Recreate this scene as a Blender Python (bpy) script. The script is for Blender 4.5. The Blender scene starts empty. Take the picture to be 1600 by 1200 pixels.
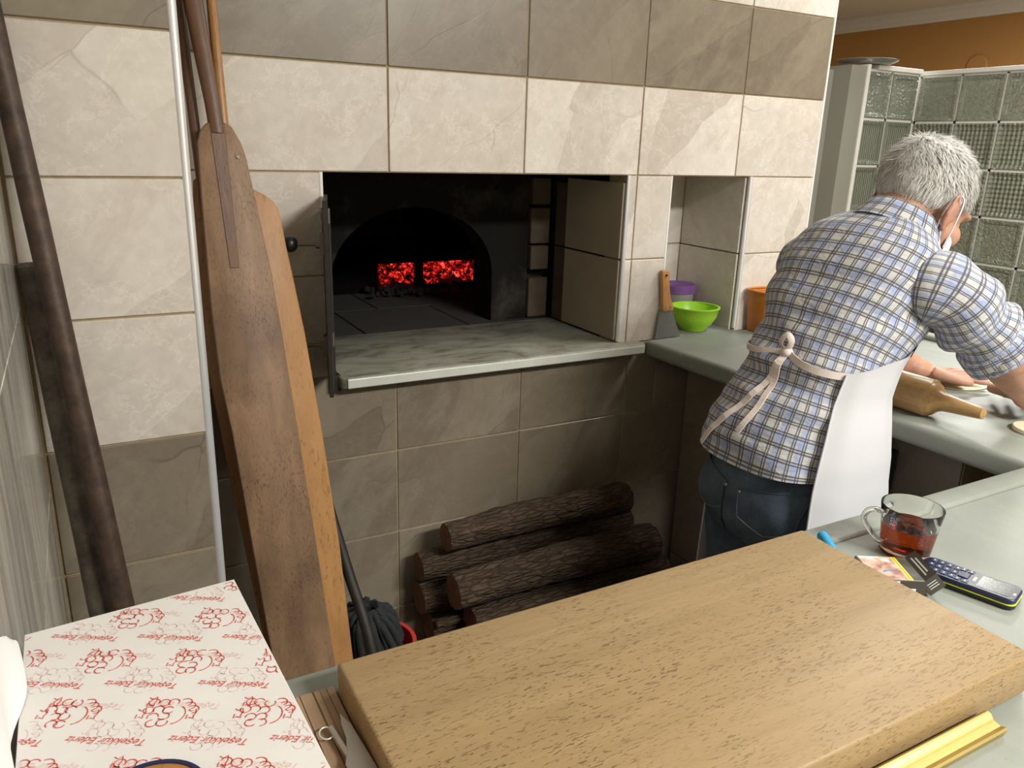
import bpy, bmesh, math, random
from mathutils import Vector, Matrix, Euler, noise
from mathutils.bvhtree import BVHTree
random.seed(7)
PI = math.pi
scn = bpy.context.scene
COL = scn.collection

# ------------------------------------------------------------------ camera
cam_d = bpy.data.cameras.new('camera')
cam_d.sensor_width = 36; cam_d.lens = 1225 / 1600 * 36
cam_d.clip_start = 0.02
cam = bpy.data.objects.new('camera', cam_d); COL.objects.link(cam)
cr = Vector((0.87644898, -0.48054067, 0.03029585))      # camera right
cd = Vector((-0.11515011, -0.27028325, -0.95586998))    # camera down
cf = Vector((0.46752287, 0.8342827, -0.29222379))       # camera forward
m = Matrix((cr, -cd, -cf)).transposed().to_4x4()
m.translation = (0, 0, 1.40)
cam.matrix_world = m
scn.camera = cam

# ------------------------------------------------------------------ world, lights, exposure
w = bpy.data.worlds.new('world'); scn.world = w; w.use_nodes = True
w.node_tree.nodes['Background'].inputs[0].default_value = (0.9, 0.95, 1.0, 1)
w.node_tree.nodes['Background'].inputs[1].default_value = 0.0   # closed room: all light comes from its ceiling lamps
def area(name, loc, rot, sx, sy, power, col=(1, 0.995, 0.955)):
    l = bpy.data.lights.new(name, 'AREA'); l.shape = 'RECTANGLE'; l.size = sx; l.size_y = sy
    l.energy = power; l.color = col
    o = bpy.data.objects.new(name, l); COL.objects.link(o); o.location = loc; o.rotation_euler = rot
    return o
# ceiling lamps of the shop, all flush under the ceiling and facing straight down
area('ceiling_lamp_front_offscreen', (1.6, -1.2, 2.53), (0, 0, 0), 1.2, 0.4, 105)
area('ceiling_lamp_work_offscreen', (2.35, 1.0, 2.53), (0, 0, 0), 0.3, 0.9, 17)
area('ceiling_lamp_room_offscreen', (4.4, 2.4, 2.53), (0, 0, 0), 1.2, 0.4, 52)
scn.view_settings.view_transform = 'Standard'
scn.view_settings.look = 'None'
scn.view_settings.gamma = 1
scn.view_settings.use_curve_mapping = False
scn.view_settings.exposure = 0.78

# ------------------------------------------------------------------ helpers: geometry
WLOC = {}
def box(x0, x1, y0, y1, z0, z1):
    v = [(x, y, z) for x in (x0, x1) for y in (y0, y1) for z in (z0, z1)]
    f = [(0, 1, 3, 2), (4, 6, 7, 5), (0, 4, 5, 1), (2, 3, 7, 6), (0, 2, 6, 4), (1, 5, 7, 3)]
    return v, f
def obox(c, ax, ay, az, hx, hy, hz):
    c = Vector(c); ax = Vector(ax).normalized(); ay = Vector(ay).normalized(); az = Vector(az).normalized()
    v, f = box(-hx, hx, -hy, hy, -hz, hz)
    return [tuple(c + ax * p[0] + ay * p[1] + az * p[2]) for p in v], f
def join(*gs):
    V, F = [], []
    for v, f in gs:
        o = len(V); V += list(v); F += [tuple(i + o for i in q) for q in f]
    return V, F
def prism(poly, o, u, v, n, t):
    """polygon in the (u,v) frame at o, thickness t along n"""
    o, u, v, n = Vector(o), Vector(u).normalized(), Vector(v).normalized(), Vector(n).normalized()
    k = len(poly)
    V = [tuple(o + u * a + v * b) for a, b in poly] + [tuple(o + u * a + v * b + n * t) for a, b in poly]
    F = [tuple(range(k))[::-1], tuple(range(k, 2 * k))] + [(i, (i + 1) % k, (i + 1) % k + k, i + k) for i in range(k)]
    return V, F
def frames(path):
    P = [Vector(p) for p in path]; T = []
    for i in range(len(P)):
        a = P[max(0, i - 1)]; b = P[min(len(P) - 1, i + 1)]
        T.append((b - a).normalized())
    up = Vector((0, 0, 1)) if abs(T[0].z) < 0.9 else Vector((1, 0, 0))
    U = (up - T[0] * up.dot(T[0])).normalized(); out = []
    for t in T:
        U = (U - t * U.dot(t)).normalized(); out.append((U, t.cross(U)))
    return P, out
def loft(rings, caps=True, closed=True):
    n = len(rings[0]); V = [tuple(p) for r in rings for p in r]; F = []
    for i in range(len(rings) - 1):
        for j in range(n if closed else n - 1):
            a = i * n + j; b = i * n + (j + 1) % n
            F.append((a, b, b + n, a + n))
    if caps and closed:
        F.append(tuple(range(n))[::-1]); F.append(tuple(range((len(rings) - 1) * n, len(rings) * n)))
    return V, F
def tube(path, rad, n=12, caps=True):
    P, fr = frames(path); R = rad if isinstance(rad, (list, tuple)) else [rad] * len(P)
    rings = []
    for p, (u, v), r in zip(P, fr, R):
        ru, rv = r if isinstance(r, tuple) else (r, r)
        rings.append([p + u * math.cos(2 * PI * j / n) * ru + v * math.sin(2 * PI * j / n) * rv for j in range(n)])
    return loft(rings, caps)
def lathe(prof, n, c=(0, 0, 0), closed=False):
    c = Vector(c)
    rings = [[c + Vector((r * math.cos(2 * PI * j / n), r * math.sin(2 * PI * j / n), z)) for j in range(n)] for r, z in prof]
    if closed: rings.append(rings[0])
    return loft(rings, caps=not closed)
def ellipsoid(c, r, rot=None, nu=20, nv=12):
    c = Vector(c); V = []; F = []
    M3 = rot if rot is not None else Matrix.Identity(3)
    for i in range(nv + 1):
        th = PI * i / nv
        for j in range(nu):
            ph = 2 * PI * j / nu
            V.append(tuple(c + M3 @ Vector((r[0] * math.sin(th) * math.cos(ph), r[1] * math.sin(th) * math.sin(ph), r[2] * math.cos(th)))))
    for i in range(nv):
        for j in range(nu):
            a = i * nu + j; b = i * nu + (j + 1) % nu
            F.append((a, a + nu, b + nu, b))
    return V, F
def smooth_path(pts, k=6):
    P = [Vector(p) for p in pts]; out = []
    for i in range(len(P) - 1):
        p0 = P[max(0, i - 1)]; p1 = P[i]; p2 = P[i + 1]; p3 = P[min(len(P) - 1, i + 2)]
        for s in range(k):
            t = s / k
            out.append(0.5 * ((2 * p1) + (p2 - p0) * t + (2 * p0 - 5 * p1 + 4 * p2 - p3) * t * t + (3 * p1 - p0 - 3 * p2 + p3) * t ** 3))
    out.append(P[-1]); return out
def tag(o, label=None, cat=None, group=None, kind=None):
    if label: o['label'] = label
    if cat: o['category'] = cat
    if group: o['group'] = group
    if kind: o['kind'] = kind
    return o
def thing(name, loc, label=None, cat=None, group=None, kind=None):
    o = bpy.data.objects.new(name, None); COL.objects.link(o); o.location = loc
    o.empty_display_size = 0.05
    WLOC[o.name] = Vector(loc); return tag(o, label, cat, group, kind)
def finish(me, smooth, bevel, seg):
    bm = bmesh.new(); bm.from_mesh(me)
    if bevel:
        es = [e for e in bm.edges if len(e.link_faces) == 2 and e.calc_face_angle(0) > 0.5]
        bmesh.ops.bevel(bm, geom=es, offset=bevel, segments=seg, profile=0.5, affect='EDGES', clamp_overlap=True)
    bmesh.ops.recalc_face_normals(bm, faces=bm.faces)
    bm.to_mesh(me); bm.free()
    if smooth:
        me.shade_smooth(); me.set_sharp_from_angle(angle=math.radians(smooth if smooth > 1 else 180))
def mk(name, geo, mat, parent=None, smooth=0, bevel=0, seg=2, uv=None, recalc=True):
    """one mesh object from world coordinates; its origin at its base, or at its parent's base"""
    V, F = geo
    if parent is not None: off = WLOC[parent.name]
    else:
        xs = [p[0] for p in V]; ys = [p[1] for p in V]; zs = [p[2] for p in V]
        off = Vector(((min(xs) + max(xs)) / 2, (min(ys) + max(ys)) / 2, min(zs)))
    me = bpy.data.meshes.new(name)
    me.from_pydata([(p[0] - off.x, p[1] - off.y, p[2] - off.z) for p in V], [], F)
    if uv:
        L = me.uv_layers.new(name='UVMap')
        for poly in me.polygons:
            us = [uv[v] for v in poly.vertices]
            for k, li in enumerate(poly.loop_indices): L.data[li].uv = us[k]
    if recalc: finish(me, smooth, bevel, seg)
    elif smooth: me.shade_smooth()
    if mat is not None: me.materials.append(mat)
    o = bpy.data.objects.new(name, me); COL.objects.link(o)
    if parent is not None: o.parent = parent; WLOC[o.name] = off.copy()
    else: o.location = off; WLOC[o.name] = off.copy()
    return o
def remesh(name, geo, mat, parent, voxel, sm=6, disp=None):
    """overlapping closed shapes grown together into one continuous surface"""
    me = bpy.data.meshes.new('tmp'); me.from_pydata([tuple(p) for p in geo[0]], [], geo[1])
    bm = bmesh.new(); bm.from_mesh(me); bmesh.ops.remove_doubles(bm, verts=bm.verts, dist=1e-6)
    bmesh.ops.recalc_face_normals(bm, faces=bm.faces); bm.to_mesh(me); bm.free()
    t = bpy.data.objects.new('tmp', me); COL.objects.link(t)
    r = t.modifiers.new('r', 'REMESH'); r.mode = 'VOXEL'; r.voxel_size = voxel; r.use_smooth_shade = True
    s = t.modifiers.new('s', 'SMOOTH'); s.factor = 0.5; s.iterations = sm
    dg = bpy.context.evaluated_depsgraph_get(); ev = t.evaluated_get(dg)
    m2 = bpy.data.meshes.new_from_object(ev)
    bpy.data.objects.remove(t)
    off = WLOC[parent.name]
    ns = [v.normal.copy() for v in m2.vertices]
    for v, n_ in zip(m2.vertices, ns):
        p = v.co.copy()
        if disp: p = p + n_ * disp(p, n_)
        v.co = p - off
    m2.name = name; m2.materials.clear(); m2.materials.append(mat); m2.shade_smooth()
    o = bpy.data.objects.new(name, m2); COL.objects.link(o); o.parent = parent; WLOC[o.name] = off.copy()
    return o
def bvh_of(o):
    off = WLOC[o.name]
    return BVHTree.FromPolygons([v.co + off for v in o.data.vertices], [tuple(p.vertices) for p in o.data.polygons])

# ------------------------------------------------------------------ helpers: materials
class NT:
    def __init__(s, name):
        s.m = bpy.data.materials.new(name); s.m.use_nodes = True; s.t = s.m.node_tree
        s.b = s.t.nodes['Principled BSDF']; s.out = s.t.nodes['Material Output']
    def n(s, typ, ins=None, out=0, **props):
        nd = s.t.nodes.new('ShaderNode' + typ)
        for k, v in props.items(): setattr(nd, k, v)
        for k, v in (ins or {}).items():
            i = nd.inputs[k]
            if isinstance(v, bpy.types.NodeSocket): s.t.links.new(v, i)
            else: i.default_value = v
        return nd.outputs[out]
    def math(s, op, a, b=0.0, clamp=False): return s.n('Math', {0: a, 1: b}, operation=op, use_clamp=clamp)
    def mix(s, f, a, b, mode='MIX'):
        c = lambda q: q if isinstance(q, bpy.types.NodeSocket) else (*q, 1)
        return s.n('MixRGB', {'Fac': f, 'Color1': c(a), 'Color2': c(b)}, blend_type=mode)
    def ramp(s, f, stops):
        nd = s.t.nodes.new('ShaderNodeValToRGB'); s.t.links.new(f, nd.inputs[0]); e = nd.color_ramp.elements
        while len(e) < len(stops): e.new(0.5)
        for q, (p, c) in zip(e, stops):
            q.position = p; q.color = (c, c, c, 1) if isinstance(c, (int, float)) else (*c, 1)
        return nd.outputs[0]
    def coord(s, kind='Object', rnd=0.0, scale=(1, 1, 1), rot=(0, 0, 0)):
        c = s.n('TexCoord', out={'Object': 3, 'UV': 2, 'Generated': 0}[kind])
        if rnd:
            r = s.n('ObjectInfo', out=5)
            o = s.n('VectorMath', {0: (rnd, rnd * 1.7, rnd * 0.6), 'Scale': r}, operation='SCALE')
            c = s.n('VectorMath', {0: c, 1: o}, operation='ADD')
        return s.n('Mapping', {'Vector': c, 'Scale': scale, 'Rotation': rot})
    def noise(s, vec, scale, detail=4, rough=0.55, dist=0.0):
        return s.n('TexNoise', {'Vector': vec, 'Scale': scale, 'Detail': detail, 'Roughness': rough, 'Distortion': dist})
    def set(s, **k):
        names = dict(col='Base Color', rough='Roughness', metal='Metallic', trans='Transmission Weight', ior='IOR', spec='Specular IOR Level', coat='Coat Weight', sheen='Sheen Weight', emit='Emission Color', estr='Emission Strength', sss='Subsurface Weight', alpha='Alpha')
        for q, v in k.items():
            i = s.b.inputs[names[q]]
            if isinstance(v, bpy.types.NodeSocket): s.t.links.new(v, i)
            elif isinstance(v, tuple): i.default_value = (*v, 1) if len(v) == 3 else v
            else: i.default_value = v
        return s
    def bump(s, h, strength=0.3, dist=0.002):
        s.t.links.new(s.n('Bump', {'Height': h, 'Strength': strength, 'Distance': dist}), s.b.inputs['Normal']); return s
def plain(name, col, rough=0.5, metal=0.0, var=0.08, scale=40, bump=0.0, **k):
    a = NT(name); v = a.coord()
    f = a.noise(v, scale, 4)
    c = a.mix(f, tuple(x * (1 - var) for x in col), tuple(min(1, x * (1 + var)) for x in col))
    a.set(col=c, rough=rough, metal=metal, **k)
    if bump: a.bump(f, bump, 0.001)
    return a.m
def tile_mat(name, a0, a1, vein, patch, patch_f, rough=0.35):
    a = NT(name); v = a.coord(rnd=40.0)
    big = a.noise(v, 3.0, 5, 0.6)
    warp = a.n('VectorMath', {0: v, 1: a.n('VectorMath', {0: a.n('TexNoise', {'Vector': v, 'Scale': 3.5, 'Detail': 3.0}, out=1), 'Scale': 0.16}, operation='SCALE')}, operation='ADD')
    rot = a.n('Mapping', {'Vector': a.n('Mapping', {'Vector': warp, 'Rotation': (0, 0.86, 0)}), 'Scale': (0.55, 1.0, 1.7)})
    vor = a.n('TexVoronoi', {'Vector': rot, 'Scale': 3.4}, out=1)
    sep = a.n('SeparateColor', {'Color': vor})
    fac = a.math('ADD', a.math('MULTIPLY', sep, 0.55), a.math('MULTIPLY', big, 0.6))
    c = a.mix(a.ramp(fac, [(0.25, 0.0), (0.8, 1.0)]), a0, a1)
    pm = a.ramp(a.noise(rot, 4.6, 9, 0.68), [(0.49, 0.0), (0.56, 0.7), (0.70, 1.0)])
    c = a.mix(a.math('MULTIPLY', pm, patch_f), c, patch)
    fine = a.noise(v, 38, 6, 0.7)
    c = a.mix(0.42, c, a.mix(fine, tuple(x * 0.72 for x in a0), tuple(min(1, x * 1.25) for x in a1)))
    e = a.n('TexVoronoi', {'Vector': rot, 'Scale': 3.4}, feature='DISTANCE_TO_EDGE')
    crack = a.ramp(e, [(0.0, 1.0), (0.006, 0.0)])
    msk = a.ramp(a.noise(v, 5, 2), [(0.48, 0.0), (0.62, 0.5)])
    c = a.mix(a.math('MULTIPLY', crack, msk), c, vein)
    w2 = a.noise(warp, 6.5, 8, 0.7)
    lv = a.ramp(w2, [(0.485, 0.0), (0.5, 0.28), (0.515, 0.0)])
    c = a.mix(lv, c, tuple(min(1, x * 1.25) for x in a1))
    a.set(col=c, rough=a.math('ADD', a.math('MULTIPLY', fine, 0.2), rough - 0.1), spec=0.45)
    a.bump(a.math('ADD', a.math('MULTIPLY', crack, -0.5), fine), 0.12, 0.0008)
    return a.m
def wood_mat(name, c0, c1, fleck, axis='x', fine=1.0, fleck_f=0.6, rough=0.5, dark=None, bump=0.25, flk=240):
    a = NT(name)
    st = {'x': (0.06, 1, 1), 'y': (1, 0.06, 1), 'z': (1, 1, 0.06)}[axis]
    fl = {'x': (0.22, 1, 1), 'y': (1, 0.22, 1), 'z': (1, 1, 0.22)}[axis]
    v = a.coord(rnd=9.0, scale=st); v2 = a.coord(rnd=9.0, scale=fl); v0 = a.coord(rnd=9.0)
    g = a.noise(v, 34 * fine, 6, 0.65, 0.6)
    b = a.noise(v, 6 * fine, 3, 0.5, 1.2)
    c = a.mix(a.ramp(a.math('ADD', a.math('MULTIPLY', g, 0.6), a.math('MULTIPLY', b, 0.4)), [(0.3, 0.0), (0.72, 1.0)]), c0, c1)
    k = a.noise(v2, flk, 2, 0.5, 0.4)
    km = a.ramp(k, [(0.585, 0.0), (0.635, 1.0)])
    kmask = a.ramp(a.noise(v0, 9, 3), [(0.35, 0.15), (0.65, 1.0)])
    kk = a.math('MULTIPLY', a.math('MULTIPLY', km, kmask), fleck_f)
    c = a.mix(kk, c, fleck)
    if dark:
        dm = a.ramp(a.noise(v0, 4, 4), [(0.5, 0.0), (0.75, 0.7)])
        c = a.mix(dm, c, dark)
    st_ = a.ramp(a.noise(v0, 26, 5, 0.7), [(0.66, 0.0), (0.74, 0.45)])
    c = a.mix(st_, c, tuple(x * 0.5 for x in c0))
    a.set(col=c, rough=rough, spec=0.35)
    a.bump(a.math('SUBTRACT', g, kk), bump, 0.0012)
    return a.m

M = {}
M['tile_light'] = tile_mat('tile_light', (0.415, 0.362, 0.308), (0.67, 0.62, 0.555), (0.25, 0.20, 0.15), (0.44, 0.36, 0.29), 0.55)
M['tile_dark'] = tile_mat('tile_dark', (0.142, 0.114, 0.084), (0.215, 0.178, 0.130), (0.05, 0.045, 0.035), (0.29, 0.255, 0.18), 0.7)
def streak_tile():
    a = NT('tile_streaked'); v = a.coord(rnd=5.0, scale=(1, 1, 0.12), rot=(0.12, 0, 0))
    g = a.noise(v, 22, 6, 0.65, 0.8)
    c = a.mix(a.ramp(g, [(0.35, 0.0), (0.5, 0.55), (0.66, 1.0)]), (0.30, 0.27, 0.23), (0.60, 0.57, 0.51))
    a.set(col=c, rough=0.14, spec=0.5); return a.m
M['tile_streak'] = streak_tile()
M['grout'] = plain('grout', (0.34, 0.26, 0.15), 0.9, var=0.35, scale=60, bump=0.4)
M['soot_grout'] = plain('soot_grout', (0.02, 0.017, 0.014), 0.95, var=0.4, scale=60)
def soot():
    a = NT('soot_plaster'); v = a.coord()
    f = a.noise(v, 7, 6, 0.7)
    c = a.mix(a.ramp(f, [(0.5, 0.0), (0.72, 1.0)]), (0.010, 0.009, 0.008), (0.042, 0.038, 0.032))
    a.set(col=c, rough=0.9, spec=0.1); a.bump(a.noise(v, 60, 5), 0.4, 0.003); return a.m
M['soot'] = soot()
M['soot_deep'] = plain('soot_deep', (0.006, 0.005, 0.005), 1.0, var=0.3, scale=20, spec=0.0)
M['hearth'] = plain('hearth_brick', (0.035, 0.031, 0.026), 0.9, var=0.4, scale=18, bump=0.3)
def sooty_tile():
    a = NT('sooted_tile'); v = a.coord(rnd=20.0)
    f = a.noise(v, 7, 5, 0.6)
    c = a.mix(f, (0.27, 0.22, 0.155), (0.40, 0.34, 0.26)); a.set(col=c, rough=0.5); a.bump(a.noise(v, 60, 4), 0.1, 0.001); return a.m
M['tile_soot'] = sooty_tile()
M['brick_soot'] = plain('sooted_brick', (0.075, 0.053, 0.034), 0.85, var=0.5, scale=26, bump=0.5)
def marble():
    a = NT('sill_marble'); v = a.coord(scale=(0.45, 1, 1), rot=(0, 0, 0.4))
    g = a.noise(v, 9, 8, 0.7, 1.2)
    c = a.mix(a.ramp(g, [(0.36, 0.0), (0.5, 0.6), (0.68, 1.0)]), (0.11, 0.105, 0.075), (0.29, 0.285, 0.235))
    s = a.ramp(a.noise(v, 16, 7, 0.75, 0.8), [(0.54, 0.0), (0.68, 0.8)])
    c = a.mix(s, c, (0.07, 0.055, 0.035))
    a.set(col=c, rough=0.55); a.bump(g, 0.05, 0.001); return a.m
M['sill'] = marble()
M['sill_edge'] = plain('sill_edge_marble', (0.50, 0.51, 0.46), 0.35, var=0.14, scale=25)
def counter():
    a = NT('counter_stone'); v = a.coord()
    g = a.noise(a.coord(scale=(1, 0.4, 1), rot=(0, 0, 0.3)), 6, 6, 0.6, 0.8)
    c = a.mix(a.ramp(g, [(0.3, 0.0), (0.7, 1.0)]), (0.195, 0.208, 0.18), (0.27, 0.285, 0.25))
    sp = a.ramp(a.noise(v, 220, 3), [(0.62, 0.0), (0.72, 0.4)])
    c = a.mix(sp, c, (0.15, 0.15, 0.135))
    fl = a.ramp(a.noise(v, 45, 8, 0.8), [(0.60, 0.0), (0.70, 0.7)])
    fm = a.ramp(a.noise(v, 5, 3), [(0.56, 0.0), (0.68, 1.0)])
    c = a.mix(a.math('MULTIPLY', fl, fm), c, (0.72, 0.70, 0.64))
    a.set(col=c, rough=0.5, spec=0.4); return a.m
M['counter'] = counter()
M['chrome'] = plain('aluminium_trim', (0.82, 0.83, 0.85), 0.32, 0.6, var=0.06, scale=20)
M['white_trim'] = plain('white_trim', (0.72, 0.70, 0.66), 0.4, var=0.06)
M['steel'] = plain('steel', (0.55, 0.54, 0.52), 0.32, 0.9, var=0.08)
M['iron'] = plain('black_iron', (0.03, 0.026, 0.022), 0.6, 0.6, var=0.5, scale=30, bump=0.4)
M['iron_worn'] = plain('worn_iron', (0.16, 0.14, 0.12), 0.5, 0.6, var=0.4, scale=40, bump=0.3)
M['black_plastic'] = plain('black_plastic', (0.012, 0.012, 0.013), 0.35, var=0.2)
M['orange_wall'] = plain('orange_paint', (0.46, 0.235, 0.07), 0.85, var=0.05, scale=3)
M['wall_paint'] = plain('cream_paint', (0.55, 0.50, 0.42), 0.85, var=0.05, scale=3)
M['ceiling'] = plain('ceiling_paint', (0.66, 0.63, 0.54), 0.9, var=0.04, scale=2)
M['floor'] = plain('floor_tile', (0.38, 0.34, 0.27), 0.5, var=0.25, scale=8)
M['grey_panel'] = plain('grey_panel', (0.27, 0.26, 0.225), 0.5, var=0.05, scale=6)
M['cabinet'] = plain('cabinet_panel', (0.55, 0.52, 0.44), 0.5, var=0.08, scale=6)
M['brown_wood'] = plain('brown_wood', (0.12, 0.08, 0.055), 0.6, var=0.25, scale=12)

# ------------------------------------------------------------------ the room
def struct(name, geo, mat, **k):
    o = mk(name, geo, mat, **k); o['kind'] = 'structure'; return o
CEIL = 2.55
struct('floor', box(-0.2, 6.5, -3.1, 7.1, -0.1, 0.0), M['floor'])
struct('ceiling', box(-0.2, 6.5, -3.1, 7.1, CEIL, CEIL + 0.1), M['ceiling'])
struct('wall_right', box(6.3, 6.5, -3.1, 7.1, 0, CEIL), M['orange_wall'])
struct('wall_back', box(-0.2, 6.5, -3.1, -3.0, 0, CEIL), M['wall_paint'])
struct('wall_far', box(1.9, 6.5, 7.0, 7.1, 0, CEIL), M['orange_wall'])
# crown moulding along the orange wall
prof = [(0, 0), (0, -0.105), (-0.012, -0.105), (-0.018, -0.085), (-0.03, -0.075), (-0.05, -0.04), (-0.07, -0.03), (-0.078, -0.015), (-0.09, -0.012), (-0.09, 0)]
struct('trim_1', prism([(a, b) for a, b in prof], (6.3, -3.0, CEIL), (1, 0, 0), (0, 0, 1), (0, 1, 0), 10.0), M['white_trim'])

# tiles -----------------------------------------------------------
TILE_MESH = {}
def tile_mesh(wd, ht):
    k = (round(wd, 4), round(ht, 4))
    if k not in TILE_MESH:
        me = bpy.data.meshes.new('tile'); v, f = box(-wd / 2, wd / 2, 0, 0.009, -ht / 2, ht / 2)
        me.from_pydata(v, [], f); finish(me, 0, 0.0012, 1); TILE_MESH[k] = me
    return TILE_MESH[k]
MESHMAT = {}
def put_tile(parent, c, wd, ht, mat, rz=0.0, tilt=True):
    me = tile_mesh(wd, ht); key = (me.name, mat.name)
    if key not in MESHMAT:
        c2 = me.copy(); c2.materials.clear(); c2.materials.append(mat); MESHMAT[key] = c2
    o = bpy.data.objects.new('tile', MESHMAT[key]); COL.objects.link(o)
    o.parent = parent; o.location = Vector(c) - WLOC[parent.name]
    t = 0.0035 if tilt else 0
    o.rotation_euler = (random.uniform(-t, t), random.uniform(-t, t) * 0.4, rz + random.uniform(-t, t))
    return o
def split(r, holes):
    out = [r]
    for h in holes:
        nx = []
        for (a, b, c, d) in out:
            e, f, g, i = max(a, h[0]), min(b, h[1]), max(c, h[2]), min(d, h[3])
            if e >= f or g >= i: nx.append((a, b, c, d)); continue
            if a < e: nx.append((a, e, c, d))
            if f < b: nx.append((f, b, c, d))
            if c < g: nx.append((e, f, c, g))
            if i < d: nx.append((e, f, i, d))
        out = nx
    return out
J = 0.0018
def tile_wall(parent, us, vs, holes, pos, rz, matfn):
    for i in range(len(us) - 1):
        for k in range(len(vs) - 1):
            for (a, b, c, d) in split((us[i], us[i + 1], vs[k], vs[k + 1]), holes):
                wd, ht = b - a - 2 * J, d - c - 2 * J
                if wd < 0.012 or ht < 0.012: continue
                put_tile(parent, pos((a + b) / 2, (c + d) / 2), wd, ht, matfn((c + d) / 2, (a + b) / 2), rz)
ZR = [0.0, 0.053, 0.2665, 0.480, 0.6935, 0.895, 1.1205, 1.334, 1.5455, 1.758, 1.97, 2.18, 2.39, CEIL]
def row_mat(z, u=0):
    if z < 0.89: return M['tile_dark']
    if 1.5455 < z < 1.758 or 2.18 < z < 2.39: return M['tile_dark']
    return M['tile_light']
# oven wall: x from the pier to the end of the oven block, front face of the tiles at y = 1.65
YW = 1.65; GY = YW + 0.0035
X0, X1 = 0.168, 1.916
OX0, OX1, OZ0, OZ1 = 0.460, 1.245, 0.895, 1.334
NX0, NX1, NZ0 = 1.384, 1.664, 0.855
xb = [X0, OX0, OX1, NX0, NX1, X1]; zb = [0.0, NZ0, OZ0, OZ1, CEIL]
cells = []
for i in range(5):
    for k in range(4):
        cx, cz = (xb[i] + xb[i + 1]) / 2, (zb[k] + zb[k + 1]) / 2
        if OX0 < cx < OX1 and OZ0 < cz < OZ1: continue
        if NX0 < cx < NX1 and NZ0 < cz < OZ1: continue
        cells.append(box(xb[i], xb[i + 1], GY, GY + 0.08, zb[k], zb[k + 1]))
wall_oven = struct('wall_oven', join(*cells), M['grout'])
ux = [X0, 0.274, 0.6065, 0.939, 1.2715, 1.604, X1 - 0.006]
holes = [(OX0, OX1, OZ0, OZ1), (NX0, NX1, NZ0, OZ1)]
up = [z for z in ZR if z >= 0.89]; lo = [z for z in ZR if z < 0.9]; ZP = [0.911 if z == 0.895 else z for z in ZR]
tile_wall(wall_oven, ux, up, holes, lambda u, z: (u, YW, z), 0, row_mat)
tile_wall(wall_oven, [X0, 0.284, 0.6165, 0.949, 1.2815, 1.604, X1 - 0.006], lo, holes, lambda u, z: (u, YW, z), 0, row_mat)
# the solid of the oven block behind: end wall towards the passage and its back
struct('wall_oven_end', join(box(X1 - 0.08, X1, GY + 0.08, 3.6, 0, CEIL), box(X0, X1, 3.6, 3.7, 0, CEIL)), M['wall_paint'])
# pier at the far side of the peels
PX0, PX1, PY = -0.082, 0.168, 1.352
wall_pier = struct('wall_pier', join(box(PX0 - 0.1, PX1 - 0.004, PY + 0.0035, 1.9, 0, CEIL)), M['grout'])
tile_wall(wall_pier, [PX0 + 0.003, PX1 - 0.008], ZP, [], lambda u, z: (u, PY, z), 0, row_mat)
tile_wall(wall_pier, [PY + 0.012, YW - 0.002], ZP, [], lambda u, z: (PX1, u, z), PI / 2, row_mat)
# side wall beside the camera
wall_left = struct('wall_left', box(-0.2, PX0 - 0.0035, -3.0, PY + 0.02, 0, CEIL), M['grout'])
tile_wall(wall_left, [-1.13, -0.63, -0.13, 0.37, 0.87, PY - 0.002], [0.0, 0.25, 0.55, 0.85, 1.15, 1.45, 1.75, 2.05, 2.35, CEIL], [], lambda u, z: (PX0, u, z), PI / 2, lambda z, u: M['tile_streak'])
# small niche beside the oven: back, side walls and head, tiled
NY = 1.912
wall_niche = struct('wall_niche', join(box(NX0 - 0.03, NX1 + 0.03, NY + 0.004, NY + 0.06, 0.8, 1.40), box(NX1 + 0.0035, NX1 + 0.05, GY + 0.08, NY, 0.8, 1.40),
    box(NX0 - 0.05, NX0 - 0.0035, GY + 0.08, NY, 0.8, 1.40), box(NX0 - 0.03, NX1 + 0.03, GY + 0.08, NY, 1.338, 1.40)), M['grout'])
tile_wall(wall_niche, [NX0, 1.604, NX1], [NZ0, 0.907, 1.1205, OZ1], [], lambda u, z: (u, NY, z), 0, lambda z, u: M['tile_light'])
tile_wall(wall_niche, [YW + 0.01, NY - 0.002], [NZ0, 1.1205, OZ1], [], lambda u, z: (NX1, u, z), -PI / 2 + PI, lambda z, u: M['tile_light'])
tile_wall(wall_niche, [YW + 0.01, NY - 0.002], [NZ0, 1.1205, OZ1], [], lambda u, z: (NX0, u, z), -PI / 2, lambda z, u: M['tile_light'])
# metal corner strips
def strip(n, x, y, z0, z1, mat='chrome', r=0.006):
    struct('trim_%d' % n, tube([(x, y, z0), (x, y, (z0 + z1) / 2), (x, y, z1)], r, 10), M[mat], smooth=40)
strip(2, PX1 - 0.004, PY + 0.005, 0.0, CEIL, r=0.0075)
strip(3, OX1 + 0.001, YW + 0.003, 0.903, OZ1)
strip(4, NX0 - 0.001, YW + 0.003, 0.905, OZ1, 'white_trim', 0.0045)
strip(5, NX1 + 0.002, YW + 0.003, 0.905, OZ1, r=0.007)
strip(6, X1 - 0.003, YW + 0.004, 0.0, CEIL, 'white_trim', 0.005)
strip(7, OX0 - 0.002, YW + 0.003, 1.262, OZ1, 'white_trim', 0.005)

# ------------------------------------------------------------------ the oven
SZ = 0.90
oven = thing('bread_oven', (0.85, 2.0, 0.88), 'wood-fired brick oven with soot-black arched mouth, marble sill and open iron door', 'oven')
AY = 2.02
mk('chamber', join(box(OX0 - 0.03, OX0 - 0.002, GY + 0.08, AY, 0.88, 1.36), box(OX0 - 0.03, OX1 + 0.03, GY + 0.08, AY, 1.336, 1.37),
    box(OX1 + 0.004, OX1 + 0.03, GY + 0.08, AY, 0.88, 1.36)), M['soot'], oven)
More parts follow.
